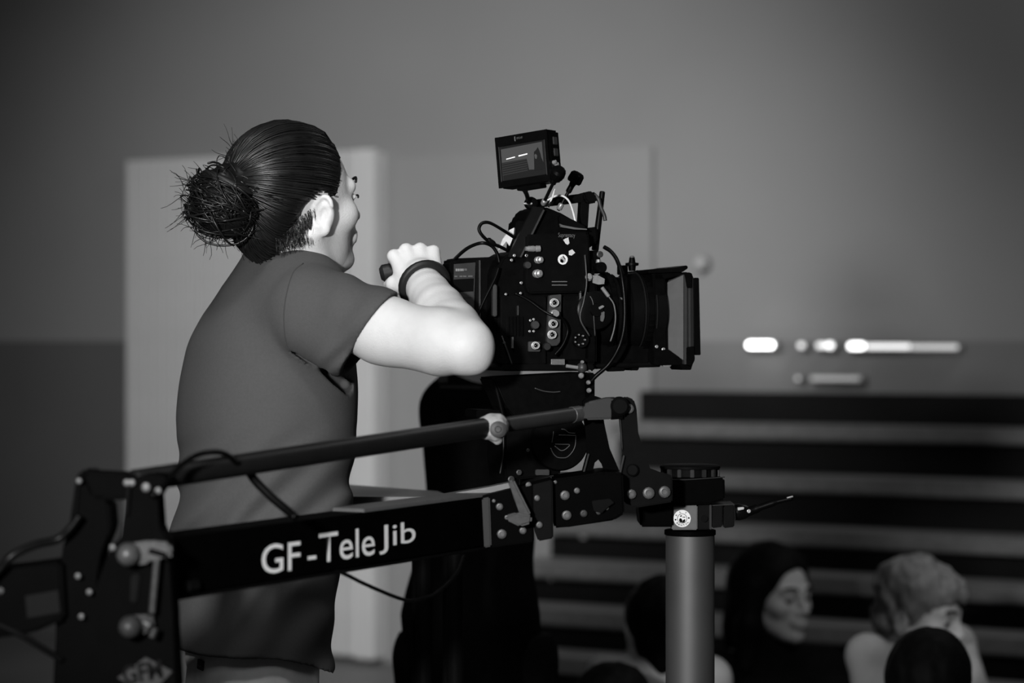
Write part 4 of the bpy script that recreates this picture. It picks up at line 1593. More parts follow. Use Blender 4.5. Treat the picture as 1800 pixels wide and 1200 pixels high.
rprism('head_body', [(890, 738), (1000, 722), (985, 835), (890, 845), (884, 800)], 0.008, 0.11, M_cam, HD, 0.003)


def eline(pts, r=1.0):
    tube('engraving', [PR(x, y, -0.0012) for x, y in pts], mm(r), mat('engraved_line', 0.05, 0.5), drum, 5, 5)


eline([(968, 787), (972, 796), (979, 803), (988, 804.5), (997, 803), (1006, 794), (1011, 783), (1012, 770), (1012, 765)])
eline([(982, 764.5), (996, 764.8), (1012, 765.5)])
eline([(976, 780.5), (988, 780.8), (1001, 781.3), (997, 787), (991, 791), (986, 791.5), (982, 789), (975, 783.5)])
eline([(987, 754), (993, 755), (999, 760), (1004, 761), (1011, 761.5)])
eline([(973, 758), (972, 768), (970, 778)], 0.7)
rrect('head_label', 942, 825, 966, 835, -0.004, 0.006, M_grey, HD, 0.001)
for x, y, r in ((912, 830, 5), (928, 791, 3), (898, 842, 6)):
    bolt('screw', PR(x, y, 0.0), -BD, mm(r), M_grey, HD)
lathe('bowl_lock', PR(976, 832, 0.05), Vector((0, 0, -1)), [(0, mm(62)), (0.004, mm(64)), (0.024, mm(64)), (0.028, mm(58))], M_cam2, HD, 40)
tube('hanging_cord', [PR(884, 740, -0.004), PR(885, 790, -0.006), PR(882, 815, -0.006), PR(879, 832, -0.006)], mm(1.3), M_grey, HD, 5)
# ------------------------------------------------------------------ jib arm
M_jib = mat('jib_black', 0.0011, 0.55, spec=0.012, noise=0.2, nscale=30)
M_jib2 = mat('jib_dark_grey', 0.0040, 0.5, spec=0.02, noise=0.15, nscale=50)
M_rodm = mat('jib_tube', 0.008, 0.42, spec=0.2, noise=0.12, nscale=40)
M_rodm2 = mat('jib_inner_tube', 0.024, 0.40, spec=0.25, noise=0.12, nscale=40)
M_blk2 = mat('jib_mid_grey', 0.022, 0.5, spec=0.15)
M_steel = mat('dull_steel', 0.075, 0.40, metal=0.3, spec=0.3, noise=0.2, nscale=120)
M_steel2 = mat('worn_steel', 0.036, 0.45, metal=0.2, spec=0.2, noise=0.3, nscale=120)
M_print_w = mat('white_lettering', 0.80, 0.7)

JIB = thing('jib_arm', P(220, 1200, 3.05), 'long black telescopic jib arm with white lettering and an upper control rod', 'jib')
J0, J1 = P(296, 999, 3.06), P(860, 916, 3.71)
ja = (J1 - J0).normalized()
jup = Vector((0, 0, 1))
jup = (jup - ja * jup.dot(ja)).normalized()
jn = ja.cross(jup).normalized()                 # horizontal, away from or towards the viewer
if jn.y > 0:
    jn = -jn
JH, JD = 0.0765, 0.062
L = (J1 - J0).length
beam = obox('beam', (J0 + J1) / 2 - jn * JD / 2, ja, -jn, jup, L, JD, JH, M_jib, JIB, 0.003)


def JP(px, py, out=0.0):
    """line of sight met with the beam's near face"""
    o = Vector((0, 0, CAMZ))
    d = P(px, py, 1.0) - o
    t = (J0 + jn * out - o).dot(jn) / d.dot(jn)
    return o + d * t


# lettering on the near face
for s_, x0, y0, x1, y1, hpx in (('GF', 460, 1010, 528, 1001, 52), ('-', 541, 984, 556, 982, 6.5), ('Tele', 561, 990, 659, 975, 52), ('Jib', 667, 975, 731, 964, 51)):
    a, b = JP(x0, y0, 0.0008), JP(x1, y1, 0.0008)
    d = a.y
    place_text('lettering', s_, a, (b - a), (b - a).cross(-jn) if (b - a).cross(-jn).z > 0 else -(b - a).cross(-jn), (b - a).length, hpx / FPX * d,
               M_print_w, beam, 0.0, bold=0.004, label='white painted lettering')
# thin top strip, pale grey for the lit top face, and lower lip
obox('lit_top_strip', J0.lerp(J1, 0.80) + jup * (JH / 2 + 0.002) - jn * JD / 2, ja, -jn, jup, L * 0.46, JD * 0.9, 0.006, M_lgrey, beam, 0.001)
obox('lower_lip', J0.lerp(J1, 0.5) - jup * (JH / 2 + 0.002) - jn * 0.006, ja, -jn, jup, L, 0.012, 0.004, M_jib2, beam, 0.0008)
obox('cam_lug', JP(338, 1029, 0.004), ja, -jn, jup, 0.026, 0.01, 0.014, M_jib2, beam, 0.003)
# front end of the beam
endp = prism('end_sleeve', [(846, 872), (936, 850), (938, 952), (852, 964)], 3.685, 3.745, M_jib, JIB, 0.002)
prism('end_collar', [(847, 876), (861, 873), (864, 960), (851, 963)], 3.678, 3.70, M_blk2, JIB, 0.002)
prism('lit_top_bar', [(690, 884), (760, 873), (858, 856), (905, 846), (908, 858), (862, 868), (762, 884), (694, 894)], 3.72, 3.76, M_lgrey, JIB, 0.001)  # pale grey puts the light on the beam's top into colour
lev = prism('clamp_lever', [(892, 846), (903, 842), (934, 904), (926, 922), (912, 916), (916, 900)], 3.655, 3.672, M_steel2, JIB, 0.003)
prism('lever_pad', [(888, 906), (908, 900), (936, 906), (934, 920), (914, 926), (890, 914)], 3.648, 3.668, M_steel2, lev, 0.004)
for x, y, r in ((878, 890, 6), (882, 938, 8), (919, 932, 6), (891, 909, 4), (928, 911, 5), (868, 880, 3)):
    bolt('bolt', P(x, y, 3.684), (0, -1, 0), mm(r), M_steel, JIB)
prism('joint_plate', [(932, 853), (971, 843), (973, 946), (946, 951), (938, 930)], 3.69, 3.78, M_jib2, JIB, 0.002)
for x, y, r in ((929, 852, 5), (944, 875, 5), (948, 922, 5.5)):
    bolt('bolt', P(x, y, 3.688), (0, -1, 0), mm(r), M_steel, JIB)
prism('nose_block', [(972, 842), (1062, 829), (1095, 832), (1098, 902), (1080, 914), (1000, 926), (974, 928)], 3.71, 3.84, M_jib, JIB, 0.003)
for x, y, r, m in ((993, 870, 8, M_steel), (996, 905, 8, M_steel), (1014, 862, 5, M_steel), (1026, 902, 6, M_steel2), (1066, 892, 4, M_steel), (976, 847, 3, M_steel), (1052, 882, 4, M_steel2), (1052, 900, 4, M_steel2)):
    bolt('bolt', P(x, y, 3.708), (0, -1, 0), mm(r), m, JIB)
prism('nose_hook', [(1040, 880), (1072, 876), (1080, 884), (1068, 890), (1058, 902), (1044, 898)], 3.70, 3.72, M_jib2, JIB, 0.001)
# rear link of the parallelogram, an A shape
prism('rear_link', [(1024, 704), (1040, 694), (1058, 700), (1062, 742), (1070, 788), (1092, 834), (1064, 834), (1060, 816), (1052, 805), (1044, 812), (1041, 834), (1022, 834),
                    (1033, 800), (1034, 776), (1027, 742)], 3.80, 3.83, M_jib, JIB, 0.0015)
rod('link_edge', P(1035, 797, 3.795), P(1026, 831, 3.795), mm(2), M_blk2, JIB)
prism('front_link', [(1087, 714), (1091, 702), (1102, 697), (1114, 702), (1119, 716), (1122, 760), (1128, 792), (1142, 826), (1182, 836), (1182, 882), (1120, 892), (1098, 884),
                     (1090, 862), (1098, 800), (1090, 744)], 3.755, 3.79, M_jib2, JIB, 0.002)
rod('link_edge', P(1097, 800, 3.750), P(1087, 846, 3.750), mm(2.2), M_blk2, JIB)
tube('link_rim', [P(1094, 790, 3.752), P(1091, 745, 3.752), P(1088, 716, 3.752), P(1094, 703, 3.752)], mm(1.3), M_blk2, JIB, 6)
for x, y, r in ((1106, 718, 8), (1110, 868, 8), (1140, 866, 10), (1168, 864, 10)):
    b = bolt('bolt', P(x, y, 3.753), (0, -1, 0), mm(r), M_steel, JIB)
rod('pivot_pin', P(1112, 826, 3.748), P(1112, 826, 3.80), mm(11), M_jib2, JIB)
prism('clevis', [(1026, 712), (1034, 706), (1066, 699), (1084, 698), (1090, 706), (1090, 730), (1074, 737), (1030, 738), (1024, 730)], 3.745, 3.785, M_blk2, JIB, 0.003)
prism('clevis_cheek', [(1070, 699), (1096, 700), (1100, 736), (1070, 738)], 3.742, 3.80, M_jib, JIB, 0.004)
lathe('pivot_eye', P(1090, 714, 3.735), (0, 1, 0), [(0, mm(12)), (0.004, mm(16)), (0.03, mm(16))], M_jib2, JIB, 24)
# control rod: thick tube, pale pad, thinner tube, ferrule
r0, rc, r1 = P(232, 846, 3.04), P(862, 750, 3.62), P(1026, 726, 3.765)
rod('control_tube', r0, rc, 0.0150, M_rodm, JIB, seg=24)
rod('control_tube', rc, r1, 0.0118, M_rodm2, JIB, seg=24)
d_ = (r1 - rc).normalized()
pad_m = mat('worn_pad', 0.34, 0.7, noise=0.35, nscale=70)
pv_ = Vol(rc - Vector((0.05, 0.05, 0.05)), rc + Vector((0.06, 0.05, 0.05)), 0.0024)
pv_.cone(rc - d_ * 0.008, rc + d_ * 0.014, 0.0175, 0.0175)
pv_.cone(rc + d_ * 0.010 + Vector((0, -0.012, 0.0)), rc + d_ * 0.012 + Vector((0, -0.020, -0.004)), 0.019, 0.018, 0.006)
pv_.cone(rc + d_ * 0.012 + Vector((0, -0.016, -0.016)), rc + d_ * 0.014 + Vector((0, -0.016, -0.022)), 0.008, 0.006, 0.006)
pv_.all(lambda X, Y, Z: 0.0018 * vnoise(X * 120, Y * 120, Z * 120), 'add')
pad = add_obj('rod_clamp_pad', pv_.mesh('pad'), JIB, pad_m, label='worn pale clamp pad on the rod')
pc = rc + d_ * 0.014 + Vector((0.002, -0.037, -0.004))
lathe('pad_bolt', pc, (0, -1, 0.05), [(0, 0.0125), (0.003, 0.0125), (0.004, 0.009), (0.004, 0.005), (0.007, 0.004)], M_steel2, pad, 18)
lathe('ferrule', r1 - d_ * 0.028, d_, [(0, 0.0118), (0.001, 0.0128), (0.018, 0.0128), (0.020, 0.0105), (0.034, 0.0105)], M_steel, JIB, 24)

# rear post of the jib
PD = 3.02
prism('post_plate', [(133, 838), (140, 828), (150, 825), (166, 830), (178, 878), (192, 884), (196, 930), (172, 975), (166, 1010), (172, 1040), (168, 1215), (92, 1215), (98, 1100), (104, 1000), (112, 950), (124, 936)],
      PD, PD + 0.06, M_jib, JIB, 0.003)
prism('cross_head', [(142, 828), (226, 832), (240, 838), (240, 874), (216, 880), (160, 876)], PD - 0.004, PD + 0.05, M_jib, JIB, 0.004)
prism('front_plate', [(222, 842), (262, 832), (294, 838), (290, 852), (272, 872), (276, 930), (298, 954), (304, 1080), (312, 1215), (160, 1215), (168, 1030), (196, 956), (216, 946), (218, 900)],
      PD - 0.010, PD + 0.05, M_jib, JIB, 0.003)
tube('post_rim', [P(142, 836, PD - .004), P(137, 850, PD - .004), P(134, 890, PD - .004), P(130, 925, PD - .004)], mm(2.4, PD), M_jib2, JIB, 6)
tube('post_rim', [P(227, 846, PD - .014), P(224, 880, PD - .014), P(222, 905, PD - .014)], mm(5, PD), M_jib2, JIB, 6)
for x, y, r in ((139, 845, 5), (223, 848, 6), (232, 848, 6), (257, 856, 8), (278, 862, 6), (128, 929, 4), (137, 1012, 5), (157, 1040, 5), (143, 1083, 5), (198, 962, 6)):
    bolt('bolt', P(x, y, PD - 0.016), (0, -1, 0), mm(r, PD), M_steel, JIB)


def knob(x, y, r, d, material=M_steel):
    return lathe('clamp_knob', P(x, y, d), (-0.1, -1, 0.08), [(0, mm(r, d)), (0.010, mm(r, d)), (0.018, mm(r * .85, d)), (0.024, mm(r * .5, d)), (0.026, mm(r * .15, d))], material, JIB, 24)


knob(229, 974, 21, PD - 0.03)
knob(232, 1101, 20, PD - 0.03, M_steel2)
prism('clamp_arm', [(222, 956), (262, 950), (298, 954), (304, 972), (298, 984), (274, 978), (262, 990), (232, 994)], PD - 0.034, PD - 0.012, M_steel2, JIB, 0.004)
rod('arm_slot', P(262, 967, PD - 0.036), P(292, 976, PD - 0.036), mm(5, PD), M_jib2, JIB)
rod('clamp_rod', P(276, 980, PD - 0.03), P(267, 1078, PD - 0.03), mm(6, PD), M_steel2, JIB)
prism('clamp_arm', [(228, 1082), (262, 1080), (274, 1090), (262, 1110), (240, 1120)], PD - 0.030, PD - 0.012, M_blk2, JIB, 0.004)
rod('lever_stub', P(252, 1092, PD - 0.04), P(264, 1100, PD - 0.04), mm(5, PD), M_steel, JIB)
rod('lever_stub', P(273, 1103, PD - 0.04), P(266, 1120, PD - 0.04), mm(5, PD), M_steel2, JIB)
prism('inner_block', [(230, 1010), (246, 1008), (240, 1060), (228, 1058)], PD - 0.016, PD - 0.008, M_jib2, JIB, 0.002)
# diamond emblem with letters
dia = prism('diamond_emblem', [(206, 1191), (256, 1155), (303, 1180), (262, 1222)], PD - 0.0125, PD - 0.010, mat('emblem_grey', 0.034, 0.7, spec=0.06), JIB, 0.0004)
ea, eb = P(219, 1204, PD - 0.0128), P(288, 1192, PD - 0.0128)
place_text('emblem_lettering', 'GFM', ea, eb - ea, (-(eb - ea).z, 0, (eb - ea).x), (eb - ea).length, mm(34, PD), M_rub, dia, 0.0003, bold=0.03, label='black letters on a grey diamond')
# tail section running out of the frame
prism('tail_beam', [(-60, 1004), (20, 998), (108, 986), (114, 1088), (60, 1112), (-60, 1130)], PD - 0.02, PD + 0.06, M_jib, JIB, 0.004)
prism('tail_label', [(44, 1047), (102, 1037), (106, 1076), (48, 1086)], PD - 0.022, PD - 0.02, mat('tail_label', 0.007, 0.7, spec=0.03), JIB, 0)
bolt('bolt', P(1, 1038, PD - 0.02), (0, -1, 0), mm(6, PD), M_steel2, JIB)
tube('brace', [P(-20, 1090, PD - .03), P(30, 1112, PD - .03), P(70, 1136, PD - .02), P(110, 1160, PD)], mm(6, PD), M_jib2, JIB, 8)

# loose cables on the jib
def jcable(pts, rpx, label, material=M_cable):
    o = tube('cable', [P(*q) for q in pts], mm(rpx, 3.2), material, None, 8)
    tag(o, label, 'cable', 'cables on the jib')
    return o


jcable([(-30, 1030, 2.98), (0, 1000, 2.98), (22, 976, 2.98), (60, 958, 2.99), (100, 948, 3.0), (122, 930, 3.0), (140, 906, 3.0)], 7, 'thick black cable looping off the left edge of the picture')
jcable([(268, 872, 3.00), (292, 846, 3.02), (318, 818, 3.05), (346, 800, 3.07), (376, 794, 3.10), (400, 799, 3.13), (414, 812, 3.16)], 5, 'black cable looped over the left end of the control rod')
jcable([(436, 826, 3.24), (450, 846, 3.23), (478, 874, 3.22), (504, 896, 3.21), (520, 910, 3.20)], 8, 'black strap running diagonally from rod to beam')
jcable([(560, 992, 3.36), (600, 1006, 3.38), (650, 1030, 3.42), (712, 1054, 3.46), (745, 1050, 3.48), (770, 1040, 3.50), (800, 1010, 3.53), (815, 975, 3.57)], 3.6, 'thin black cable sagging below the beam')

# ------------------------------------------------------------------ mount and column
CX, CD = 1213, 3.90
COLM = thing('riser_column', P(CX, 1200, CD) * 1.0, 'grey round steel riser column with a black mount, clamp and lever', 'column')
COLM.location = (P(CX, 600, CD).x, CD, 0)
cb = P(CX, 940, CD)
colmat = mat('column_grey', 0.10, 0.58, metal=0.7, noise=0.06, nscale=20)
rcol = mm(43, CD)
lathe('column', (cb.x, cb.y, 0.03), (0, 0, 1), [(0, rcol), (cb.z - 0.03, rcol)], colmat, COLM, 48)
lathe('column_rim', (cb.x, cb.y, cb.z), (0, 0, 1), [(0, rcol * 1.0), (0.001, rcol * 1.05), (0.008, rcol * 1.05), (0.009, rcol)], M_jib, COLM, 48)
lathe('column_base', (cb.x, cb.y, 0.0), (0, 0, 1), [(0, 0.22), (0.02, 0.22), (0.03, 0.12), (0.05, rcol * 1.1), (0.10, rcol * 1.05)], M_jib2, COLM, 40)
prism('clamp_face', [(1181, 889), (1226, 888), (1226, 931), (1181, 931)], CD - 0.052, CD + 0.03, mat('clamp_grey', 0.09, 0.4, metal=0.2, noise=0.1, nscale=150), COLM, 0.0015)
prism('clamp_jaw', [(1226, 888), (1247, 887), (1250, 889), (1250, 929), (1226, 931)], CD - 0.048, CD + 0.03, M_cam2, COLM, 0.0015)
prism('jaw_edge', [(1247, 887), (1251, 887), (1251, 930), (1247, 930)], CD - 0.053, CD + 0.03, M_blk2, COLM, 0.0005)
for x0, x1 in ((1252, 1270), (1272, 1291)):
    prism('clamp_block', [(x0, 889), (x1, 887), (x1, 926), (x0, 928)], CD - 0.050, CD + 0.02, M_cam2, COLM, 0.0015)
prism('block_edge', [(1252, 887.5), (1291, 885.5), (1291, 887), (1252, 889)], CD - 0.052, CD + 0.02, M_blk2, COLM, 0)
rdisc_p = P(1238, 911, CD - 0.050)
lathe('clamp_screw', rdisc_p, (0, -1, 0), [(0, mm(6)), (0.002, mm(6)), (0.002, mm(3))], M_rub, COLM, 14)
lathe('lever_hub', P(1292, 900, CD - 0.02), (1, 0, 0.05), [(0, mm(14)), (0.006, mm(15)), (0.018, mm(12)), (0.022, mm(9))], M_cam2, COLM, 20)
prism('lever_chrome', [(1297, 892), (1308, 891), (1308, 895), (1297, 897)], CD - 0.042, CD - 0.03, M_chrome, COLM, 0.0006)
bolt('lever_screw', P(1316, 898, CD - 0.035), (0.3, -1, 0), mm(3.4), M_chrome, COLM)
tube('lever', [P(1308, 902, CD - .02), P(1335, 892, CD - .03), P(1365, 882, CD - .035), P(1394, 875, CD - .04)], [mm(8)] * 8 + [mm(6)] * 8 + [mm(4.5)] * 9, M_cam, COLM, 10)
rod('tip_glint', P(1383, 875, CD - 0.045), P(1394, 872, CD - 0.045), mm(1.6), M_silver, COLM)  # silver sliver on the black lever, drawn in as its glint
# round rental badge on the clamp
bp = P(1199, 911, CD - 0.0525)
bd = lathe('round_badge', bp, (0, -1, 0), [(0, mm(15)), (0.001, mm(15))], M_white, COLM, 32, label='round white badge with lettering')
V_, F_ = tube_geo([bp + Vector((math.cos(k / 28 * 6.2832) * mm(8.2), -0.0012, math.sin(k / 28 * 6.2832) * mm(8.2))) for k in range(28)], 0.0004, 5, True)
add_obj('badge_ring', mesh_from(V_, F_), bd, M_rub)


def badge_char(ch, ang, flip=False):
    r = mm(11.6)
    e = Vector((math.cos(ang), 0, math.sin(ang)))
    up = -e if flip else e
    rt = Vector((up.z, 0, -up.x))
    c = bp + e * r + Vector((0, -0.0012, 0))
    w_ = mm(3.0)
    place_text('badge_letter', ch, c - rt * w_ / 2 - up * w_ / 2, rt, up, w_ if ch != 'I' else w_ * .3, w_, M_rub, bd, 0.0, bold=0.02)


for ch, a in zip('KLT', (148, 105, 58)):
    badge_char(ch, math.radians(a))
for ch, a in zip('RENTAL', (224, 243, 264, 285, 306, 327)):
    badge_char(ch, math.radians(a), True)
for a in (190, 5):
    badge_char('.', math.radians(a))
for poly in ([(1194.5, 911), (1197, 910.5), (1199, 913), (1200, 918.5), (1195, 917.5), (1193.5, 914)], [(1200, 914), (1204, 912), (1204.5, 915), (1203, 917.8), (1200, 918.5)],
             [(1195, 907.5), (1197, 905), (1199, 906), (1197, 908)], [(1199, 908), (1205, 908), (1203, 909.5), (1200, 909)]):
    prism('badge_mark', poly, CD - 0.0543, CD - 0.0538, M_rub, bd, 0)
# mount box, lower block and castle nut
prism('mount_box', [(1150, 840), (1274, 840), (1275, 878), (1250, 886), (1150, 888)], CD - 0.06, CD + 0.06, M_jib, COLM, 0.003)
prism('mount_lower', [(1122, 886), (1184, 884), (1184, 926), (1126, 926)], CD - 0.058, CD + 0.05, M_jib, COLM, 0.003)
prism('mount_neck', [(1186, 880), (1252, 880), (1252, 892), (1186, 892)], CD - 0.03, CD + 0.04, M_jib2, COLM, 0.002)
cn = P(1213, 840, CD)
nut = lathe('castle_nut', cn, (0, 0, 1), [(0, mm(50)), (0.003, mm(52)), (0.004, mm(47)), (0.015, mm(47)), (0.016, mm(53)), (0.020, mm(53)), (0.022, mm(48))], M_jib2, COLM, 48)
for k in range(14):
    w = 2 * math.pi * (k + .5) / 14
    e = Vector((math.cos(w), math.sin(w), 0))
    obox('nut_tooth', cn + e * mm(49) + Vector((0, 0, 0.0095)), e, (-e.y, e.x, 0), (0, 0, 1), mm(6), mm(7), 0.013, M_blk2, nut, 0.0008)
tube('box_edge', [P(1154, 841, CD - .061), P(1200, 843, CD - .061), P(1250, 840, CD - .061), P(1274, 838, CD - .061)], mm(1.0), M_blk2, COLM, 5)

# ------------------------------------------------------------------ low equipment cart behind the jib
CT = thing('equipment_cart', (-0.19, 4.35, 0), 'pale grey equipment cart top between the operator and the person in black', 'cart')
M_cart = mat('cart_grey', 0.10, 0.4, noise=0.15, nscale=8)
cz = 1.128
corner = [P(588, 846, 4.64), P(772, 870, 4.40), P(800, 884, 4.22), P(600, 912, 4.24)]
corner = [Vector((c.x, c.y, cz)) for c in corner]
bm = bmesh.new()
bm_prism(bm, corner, Vector((0, 0, -0.025)))
bmesh.ops.bevel(bm, geom=list(bm.edges), offset=0.003, segments=2, affect='EDGES')
add_obj('cart_top', bm_mesh(bm), CT, M_cart)
for c in corner:
    k = (Vector((P(800, 0, 4.36).x, 4.36, 0)) - c) * 0.72
    rod('cart_leg', (c.x + k.x, c.y + k.y, 0.0), (c.x + k.x, c.y + k.y, cz - 0.02), 0.015, M_jib2, CT)
lo = [Vector((c.x, c.y, 0.25)).lerp(Vector((sum(corner, Vector()).x / 4, sum(corner, Vector()).y / 4, 0.25)), 0.12).lerp(Vector((P(800, 0, 4.36).x, 4.36, 0.25)), 0.66) for c in corner]
bm = bmesh.new()
bm_prism(bm, lo, Vector((0, 0, -0.02)))
add_obj('cart_shelf', bm_mesh(bm), CT, M_jib2)
# ------------------------------------------------------------------ other people
M_skin2 = mat('skin_far', 0.34, 0.55, spec=0.3, noise=0.04, nscale=60)
M_blackcloth = mat('black_cloth', 0.0028, 0.9, spec=0.03, noise=0.2, nscale=60)
M_darkhair = mat('dark_hair_far', 0.003, 0.6, spec=0.05, noise=0.3, nscale=80)
M_blond = mat('blond_hair', 0.13, 0.6, spec=0.2, noise=0.35, nscale=70, stretch=(1, 1, 0.3))


def eyes_for(F, parent):
    for y in (-1, 1):
        lathe('eye', F(0.0735, y * 0.031, -0.024), F.f, [(0, 0.004), (0.003, 0.011), (0.009, 0.0126), (0.0135, 0.009), (0.0150, 0.004)], mat('eye_dark', 0.03, 0.3), parent, 12)
        tube('eyebrow', [F(0.081, y * 0.050, 0.003), F(0.093, y * 0.034, 0.008), F(0.097, y * 0.015, 0.003)], 0.0034, M_darkhair, parent, 6, 4)


# --- person in black standing behind the film camera, face turned away
d5 = 5.0
pb = thing('person', (P(835, 600, d5).x, d5 + 0.03, 0), 'person dressed all in black standing behind the film camera, head hidden by it', 'person')
F = Frame(P(866, 566, d5 + 0.02), math.radians(60), math.radians(-8), 0, 0.98)
bz = math.radians(80)
fb = Vector((math.cos(bz), math.sin(bz), 0))
lb = Vector((-math.sin(bz), math.cos(bz), 0))
nb = P(836, 668, d5 + 0.02)
v = Vol((-0.45, 4.6, 0.70), (0.32, 5.5, 1.60), 0.006)
head_sdf(v, F)
v.chain([F(-0.03, 0, -0.05), nb], [0.052, 0.058], 0.03)
v.chain([nb, nb + Vector((0, 0, -0.3)), nb + Vector((0, 0, -0.5))], [0.04, 0.045, 0.06], 0.03)
for sgn in (-1, 1):
    sh = nb + lb * 0.055 * sgn + Vector((0, 0, -0.05))
    el = sh + fb * 0.05 + Vector((0, 0, -0.27))
    wr = el + fb * 0.10 + Vector((0, 0, -0.19))
    v.chain([nb, sh, el, wr], [0.04, 0.040, 0.036, 0.026], 0.02)
    fist_sdf(v, wr, wr - el, fb, lb * sgn, 0.95)
bd_ = add_obj('body', v.mesh('p'), pb, M_skin2)
eyes_for(F, bd_)
hvv = Vol(F.c - Vector((.16, .16, .16)), F.c + Vector((.16, .16, .16)), 0.006)
hvv.ell(F(-0.02, 0, 0.016), (0.104, 0.084, 0.092), F.axes())
hvv.ell(F(-0.05, 0, -0.04), (0.06, 0.07, 0.06), F.axes(), 0.02)
hvv.ell(F(0.075, 0, -0.06), (0.06, 0.07, 0.085), F.axes(), 0.01, 's')
add_obj('hair', hvv.mesh('h'), pb, M_darkhair)
jv = Vol((-0.50, 4.6, 0.66), (0.32, 5.5, 1.42), 0.007)
ylv = [640, 660, 690, 740, 800, 860, 960, 1040, 1080, 1130, 1200]
jl = [800, 778, 760, 747, 752, 758, 734, 712, 704, 709, 716]
jr = [850, 858, 862, 872, 888, 895, 930, 945, 950, 950, 950]
zj = np.array([P(0, y, d5).z for y in ylv])[::-1]
cj = np.array([P((a + b) / 2, 0, d5).x for a, b in zip(jl, jr)])[::-1]
wj = np.array([mm((b - a) / 2, d5) for a, b in zip(jl, jr)])[::-1]


def jack(X, Y, Z, off=0.0):
    cx, hw = np.interp(Z, zj, cj).astype(np.float32), np.interp(Z, zj, wj).astype(np.float32) + off
    k0 = np.sqrt(((X - cx) / hw) ** 2 + ((Y - d5 - 0.03) / (hw * 1.25)) ** 2)
    return (k0 - 1) * hw + 0.004 * vnoise(X * 12, Y * 12, Z * 8)


jv.all(lambda X, Y, Z: np.maximum(jack(X, Y, Z), np.maximum(Z - 1.345, 0.70 - Z)))
for sgn in (-1, 1):
    sh = nb + lb * 0.055 * sgn + Vector((0, 0, -0.06))
    el = sh + fb * 0.05 + Vector((0, 0, -0.26))
    wr = el + fb * 0.09 + Vector((0, 0, -0.16))
    jv.chain([nb + Vector((0, 0, -0.03)), sh, el, wr], [0.055, 0.056, 0.052, 0.044], 0.03)
jk = add_obj('jacket', jv.mesh('j'), pb, M_blackcloth)
rod('chest_strap', P(772, 681, 4.86), P(846, 683, 4.86), 0.006, mat('strap_black', 0.006, 0.6, spec=0.1), jk)
obox('strap_buckle', P(778, 667, 4.865), (1, 0, 0), (0, 1, 0), (0, 0, 1), 0.020, 0.02, 0.014, mat('buckle', 0.012, 0.4), jk, 0.002)
tv3 = Vol((-0.45, 4.70, 0.02), (0.30, 5.4, 0.80), 0.009)
for sgn in (-1, 1):
    hp = Vector((P(835, 0, d5).x, d5 + 0.03, 0.74)) + lb * 0.07 * sgn
    tv3.chain([hp, hp + Vector((0.01, 0, -0.34)) + fb * 0.03, hp + Vector((0, 0, -0.66))], [0.105, 0.085, 0.072], 0.03)
add_obj('trousers', tv3.mesh('t'), pb, M_blackcloth)
for sgn in (-1, 1):
    hp = Vector((P(835, 0, d5).x, d5 + 0.03, 0.045)) + lb * 0.07 * sgn
    sv = Vol(hp - Vector((.2, .2, .05)), hp + Vector((.25, .3, .1)), 0.008)
    sv.chain([hp - fb * 0.05, hp + fb * 0.16], [0.045, 0.038], 0.02)
    sv.all(lambda X, Y, Z: 0.004 - Z + 0 * X + 0 * Y, 'i')
    add_obj('shoe', sv.mesh('s'), pb, M_shoe)


